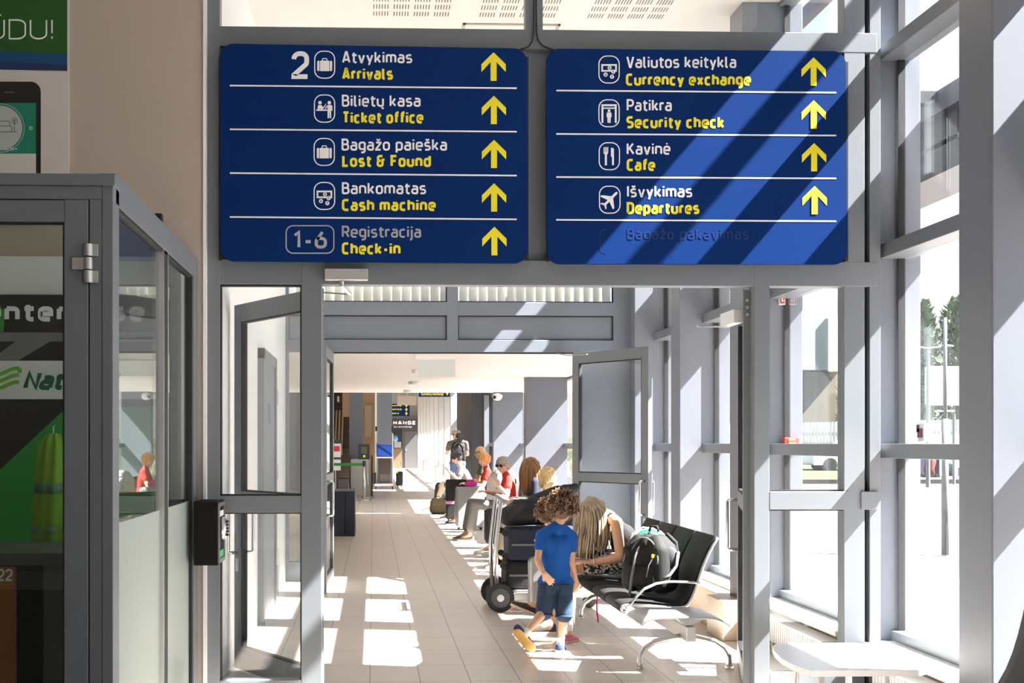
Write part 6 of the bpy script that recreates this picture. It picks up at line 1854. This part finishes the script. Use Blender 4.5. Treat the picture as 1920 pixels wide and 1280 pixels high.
# cleaning trolley with blue sack
Yc = 41.2
ct_ = thing('cleaning_trolley', 'white cleaning trolley with blue sack and grey bag by the second grey pillar', 'trolley', (K(721)*Yc, Yc, 0))
def cx(p): return K(p)*Yc
for px_ in (705.5, 736):
    build('upright', MB().tube([(cx(px_), Yc, .08), (cx(px_), Yc, ZZ(720, 812, Yc))], .02, 8), M['whiteplastic'], ct_)
    build('end_grip', MB().cyl((cx(px_), Yc, ZZ(720, 808, Yc)), (cx(px_), Yc, ZZ(720, 799, Yc)), .03, 8), M['black'], ct_)
build('blue_sack', MB().loft([[(cx(707)+.0, Yc-.2, ZZ(720, 856, Yc)), (cx(735), Yc-.2, ZZ(720, 856, Yc)), (cx(735), Yc+.1, ZZ(720, 856, Yc)), (cx(707), Yc+.1, ZZ(720, 856, Yc))], [(cx(706.5), Yc-.24, ZZ(720, 832, Yc)), (cx(735.5), Yc-.24, ZZ(720, 834, Yc)), (cx(735.5), Yc+.1, ZZ(720, 834, Yc)), (cx(706.5), Yc+.1, ZZ(720, 832, Yc))]]), mat('sack_blue', (.01, .10, .62), .5), ct_, bevel=.03)
build('sack_fold', MB().bar((cx(708), Yc-.25, ZZ(720, 836, Yc)), (cx(734), Yc-.215, ZZ(720, 853, Yc)), .01, .05), mat('sack_navy', (.005, .02, .12), .6), ct_)
build('rim', MB().box(cx(706), cx(736), Yc-.22, Yc+.12, ZZ(720, 858.5, Yc), ZZ(720, 856, Yc)), M['whiteplastic'], ct_)
build('grey_bag', MB().loft([[(cx(709), Yc-.2, ZZ(720, 858, Yc)), (cx(734), Yc-.2, ZZ(720, 858, Yc)), (cx(734), Yc+.1, ZZ(720, 858, Yc)), (cx(709), Yc+.1, ZZ(720, 858, Yc))], [(cx(710), Yc-.26, .45), (cx(733), Yc-.26, .45), (cx(733), Yc+.1, .45), (cx(710), Yc+.1, .45)], [(cx(712), Yc-.2, .2), (cx(731), Yc-.2, .2), (cx(731), Yc+.06, .2), (cx(712), Yc+.06, .2)]]), mat('bag_grey_brown', (.06, .05, .043), .6), ct_, bevel=.04)
build('chassis', MB().box(cx(702), cx(737), Yc-.3, Yc+.2, .09, .17), M['whiteplastic'], ct_, bevel=.02)
for px_ in (704, 735):
    build('castor', MB().cyl((cx(px_), Yc-.22, .045), (cx(px_)+.03, Yc-.22, .045), .045, 12), M['rubber'], ct_)
build('mop_bucket', MB().tube([(cx(700.5), Yc-.1, .17), (cx(700), Yc-.1, .5)], [.07, .085], 12), M['black'], ct_)
sm_ = suitcase('small dark cabin case with raised handle beside the cleaning trolley', (K(749)*42.8, 42.8, 0), .22, .3, .50, M['blackfab'])
build('luggage_tag', MB().box(K(743)*42.8, K(746)*42.8, 42.63, 42.645, .46, .53), M['yellow'], sm_)
# currency kiosk at the end of the hall
YK = 74.6
pk = plane(YK-.22)
kx = lambda p: K(p)*YK
ki = thing('exchange_kiosk', 'grey currency exchange kiosk at the far end of the hall', 'kiosk', (kx(765), YK, 0))
gk_ = mat('kiosk_grey', (.055, .058, .065), .6)
build('fascia', MB().box(kx(700), kx(796), YK-.2, YK, ZZ(765, 803.5, YK), ZZ(765, 785, YK)), mat('kiosk_fascia', (.035, .035, .04), .6), ki)
m = MB(); text(m, 'EXCHANGE', 712, 779.5, 796, 7.4, .30, pk, gap=.10); build('kiosk_lettering', m, M['letter'], ki, fixn=False)
m = MB(); text(m, 'Currency exchange', 722, 772.5, 801.3, 3.2, .2, pk, only=0); build('kiosk_subtitle', m, M['letter'], ki, fixn=False)
m = MB(); text(m, 'Currency exchange', 722, 772.5, 801.3, 3.2, .2, pk, only=1); build('kiosk_subtitle', m, M['letter'], ki, fixn=False)
build('kiosk_frame', MB().box(kx(754), kx(796), YK-.1, YK, 0, ZZ(765, 803.5, YK)), gk_, ki)
dd = build('kiosk_door', MB().box(kx(759), kx(782), YK-.14, YK-.1, .02, ZZ(765, 808, YK)), mat('kiosk_door', (.075, .075, .078), .6), ki)
build('door_handle', MB().box(kx(760), kx(762.5), YK-.2, YK-.14, 1.0, 1.05), M['alu'], dd)
build('counter_front', MB().box(kx(700), kx(754), YK-.15, YK, 0, ZZ(745, 840, YK)), mat('kiosk_wood', (.13, .09, .055), .6), ki)
build('kiosk_window', MB().box(kx(700), kx(754), YK-.05, YK, ZZ(745, 840, YK), ZZ(745, 803.5, YK)), mat('kiosk_window', (.02, .022, .025), .2), ki)
build('blue_globe', MB().ell((kx(741), YK-.2, ZZ(741, 822, YK)), (.16, .1, .19)), mat('globe_blue', (.12, .25, .45), .4), ki, smooth=True)
build('paper_stack', MB().box(kx(739), kx(752), YK-.2, YK-.06, ZZ(745, 839, YK), ZZ(745, 828, YK)), mat('kiosk_paper', (.25, .27, .28), .6), ki)
# hanging signs of the far hall
def hang_sign(label, Y, x0, y0, x1, y1, rows, arr, top=HC):
    t = thing('hanging_sign', label, 'sign', ((K(x0)+K(x1))/2*Y, Y, ZZ(x0, y1, Y)), 'navy hanging signs of the far hall')
    build('board', MB().box(K(x0)*Y, K(x1)*Y, Y, Y+.06, ZZ(x0, y1, Y), ZZ(x0, y0, Y)), M['signblue'], t)
    q = plane(Y-.01)
    for s_, a, b, yb, cap, mm in rows:
        m = MB(); text(m, s_, a, b, yb, cap, .2, q); build('sign_lettering', m, mm, t, fixn=False)
    m = MB()
    for ax, ay in arr: poly(m, [(ax, ay-3), (ax+3.2, ay+.4), (ax+1, ay+.2), (ax+1, ay+3), (ax-1, ay+3), (ax-1, ay+.2), (ax-3.2, ay+.4)], q)
    build('sign_arrow', m, M['yellow'], t, fixn=False)
    for px_ in (x0+4, x1-4):
        build('hanger', MB().cyl((K(px_)*Y, Y+.03, ZZ(x0, y0, Y)), (K(px_)*Y, Y+.03, top), .012, 6), M['alu'], t)
    return t
hang_sign('navy hanging sign under the corridor ceiling edge reading Currency exchange with one arrow', 34, 785, 722, 843.5, 743.5, [('Valiutos keitykla', 790, 826, 733.5, 5, M['letter']), ('Currency exchange', 790, 832, 741, 5.2, M['yellow'])], [(838.5, 738)])
hang_sign('smaller navy hanging sign with three yellow arrows above the kiosk', 56, 722, 756.5, 768, 780, [('Atvykimas', 732, 753, 761.5, 3.4, M['yellow']), ('Registracija', 732, 753, 768.5, 3.4, M['yellow']), ('Patikra', 732, 748, 776, 3.4, M['yellow'])], [(762, 759.8), (762, 767.5), (762, 775)])
bpn = thing('beige_board', 'plain beige panel hanging between the navy signs of the far hall', 'panel', W(762, 759, 52))
build('panel', MB().box(K(745)*52, K(781)*52, 52, 52.08, ZZ(762, 759, 52), ZZ(762, 742, 52)), M['beige'], bpn)
for px_ in (748, 778): build('hanger', MB().cyl((K(px_)*52, 52.04, ZZ(762, 742, 52)), (K(px_)*52, 52.04, HC), .012, 6), M['alu'], bpn)
for Y, px_ in ((58, 808), (46, 829)):
    r = thing('radiator', 'white far radiator below the windows, %s of the two by the hall end' % ('farther' if Y == 58 else 'nearer'), 'radiator', (K(px_)*Y, Y, 0), 'far radiators')
    x = 2.22
    build('fin_panel', MB().box(x, x+.1, Y, Y+2.4, .12, .62), M['whiteplastic'], r, bevel=.02)
    build('foot', MB().box(x+.03, x+.07, Y+.2, Y+.26, 0, .12), M['whiteplastic'], r); build('foot', MB().box(x+.03, x+.07, Y+2.1, Y+2.16, 0, .12), M['whiteplastic'], r)
    build('valve', MB().cyl((x+.05, Y-.05, .2), (x+.05, Y, .2), .02, 8), M['alu'], r)
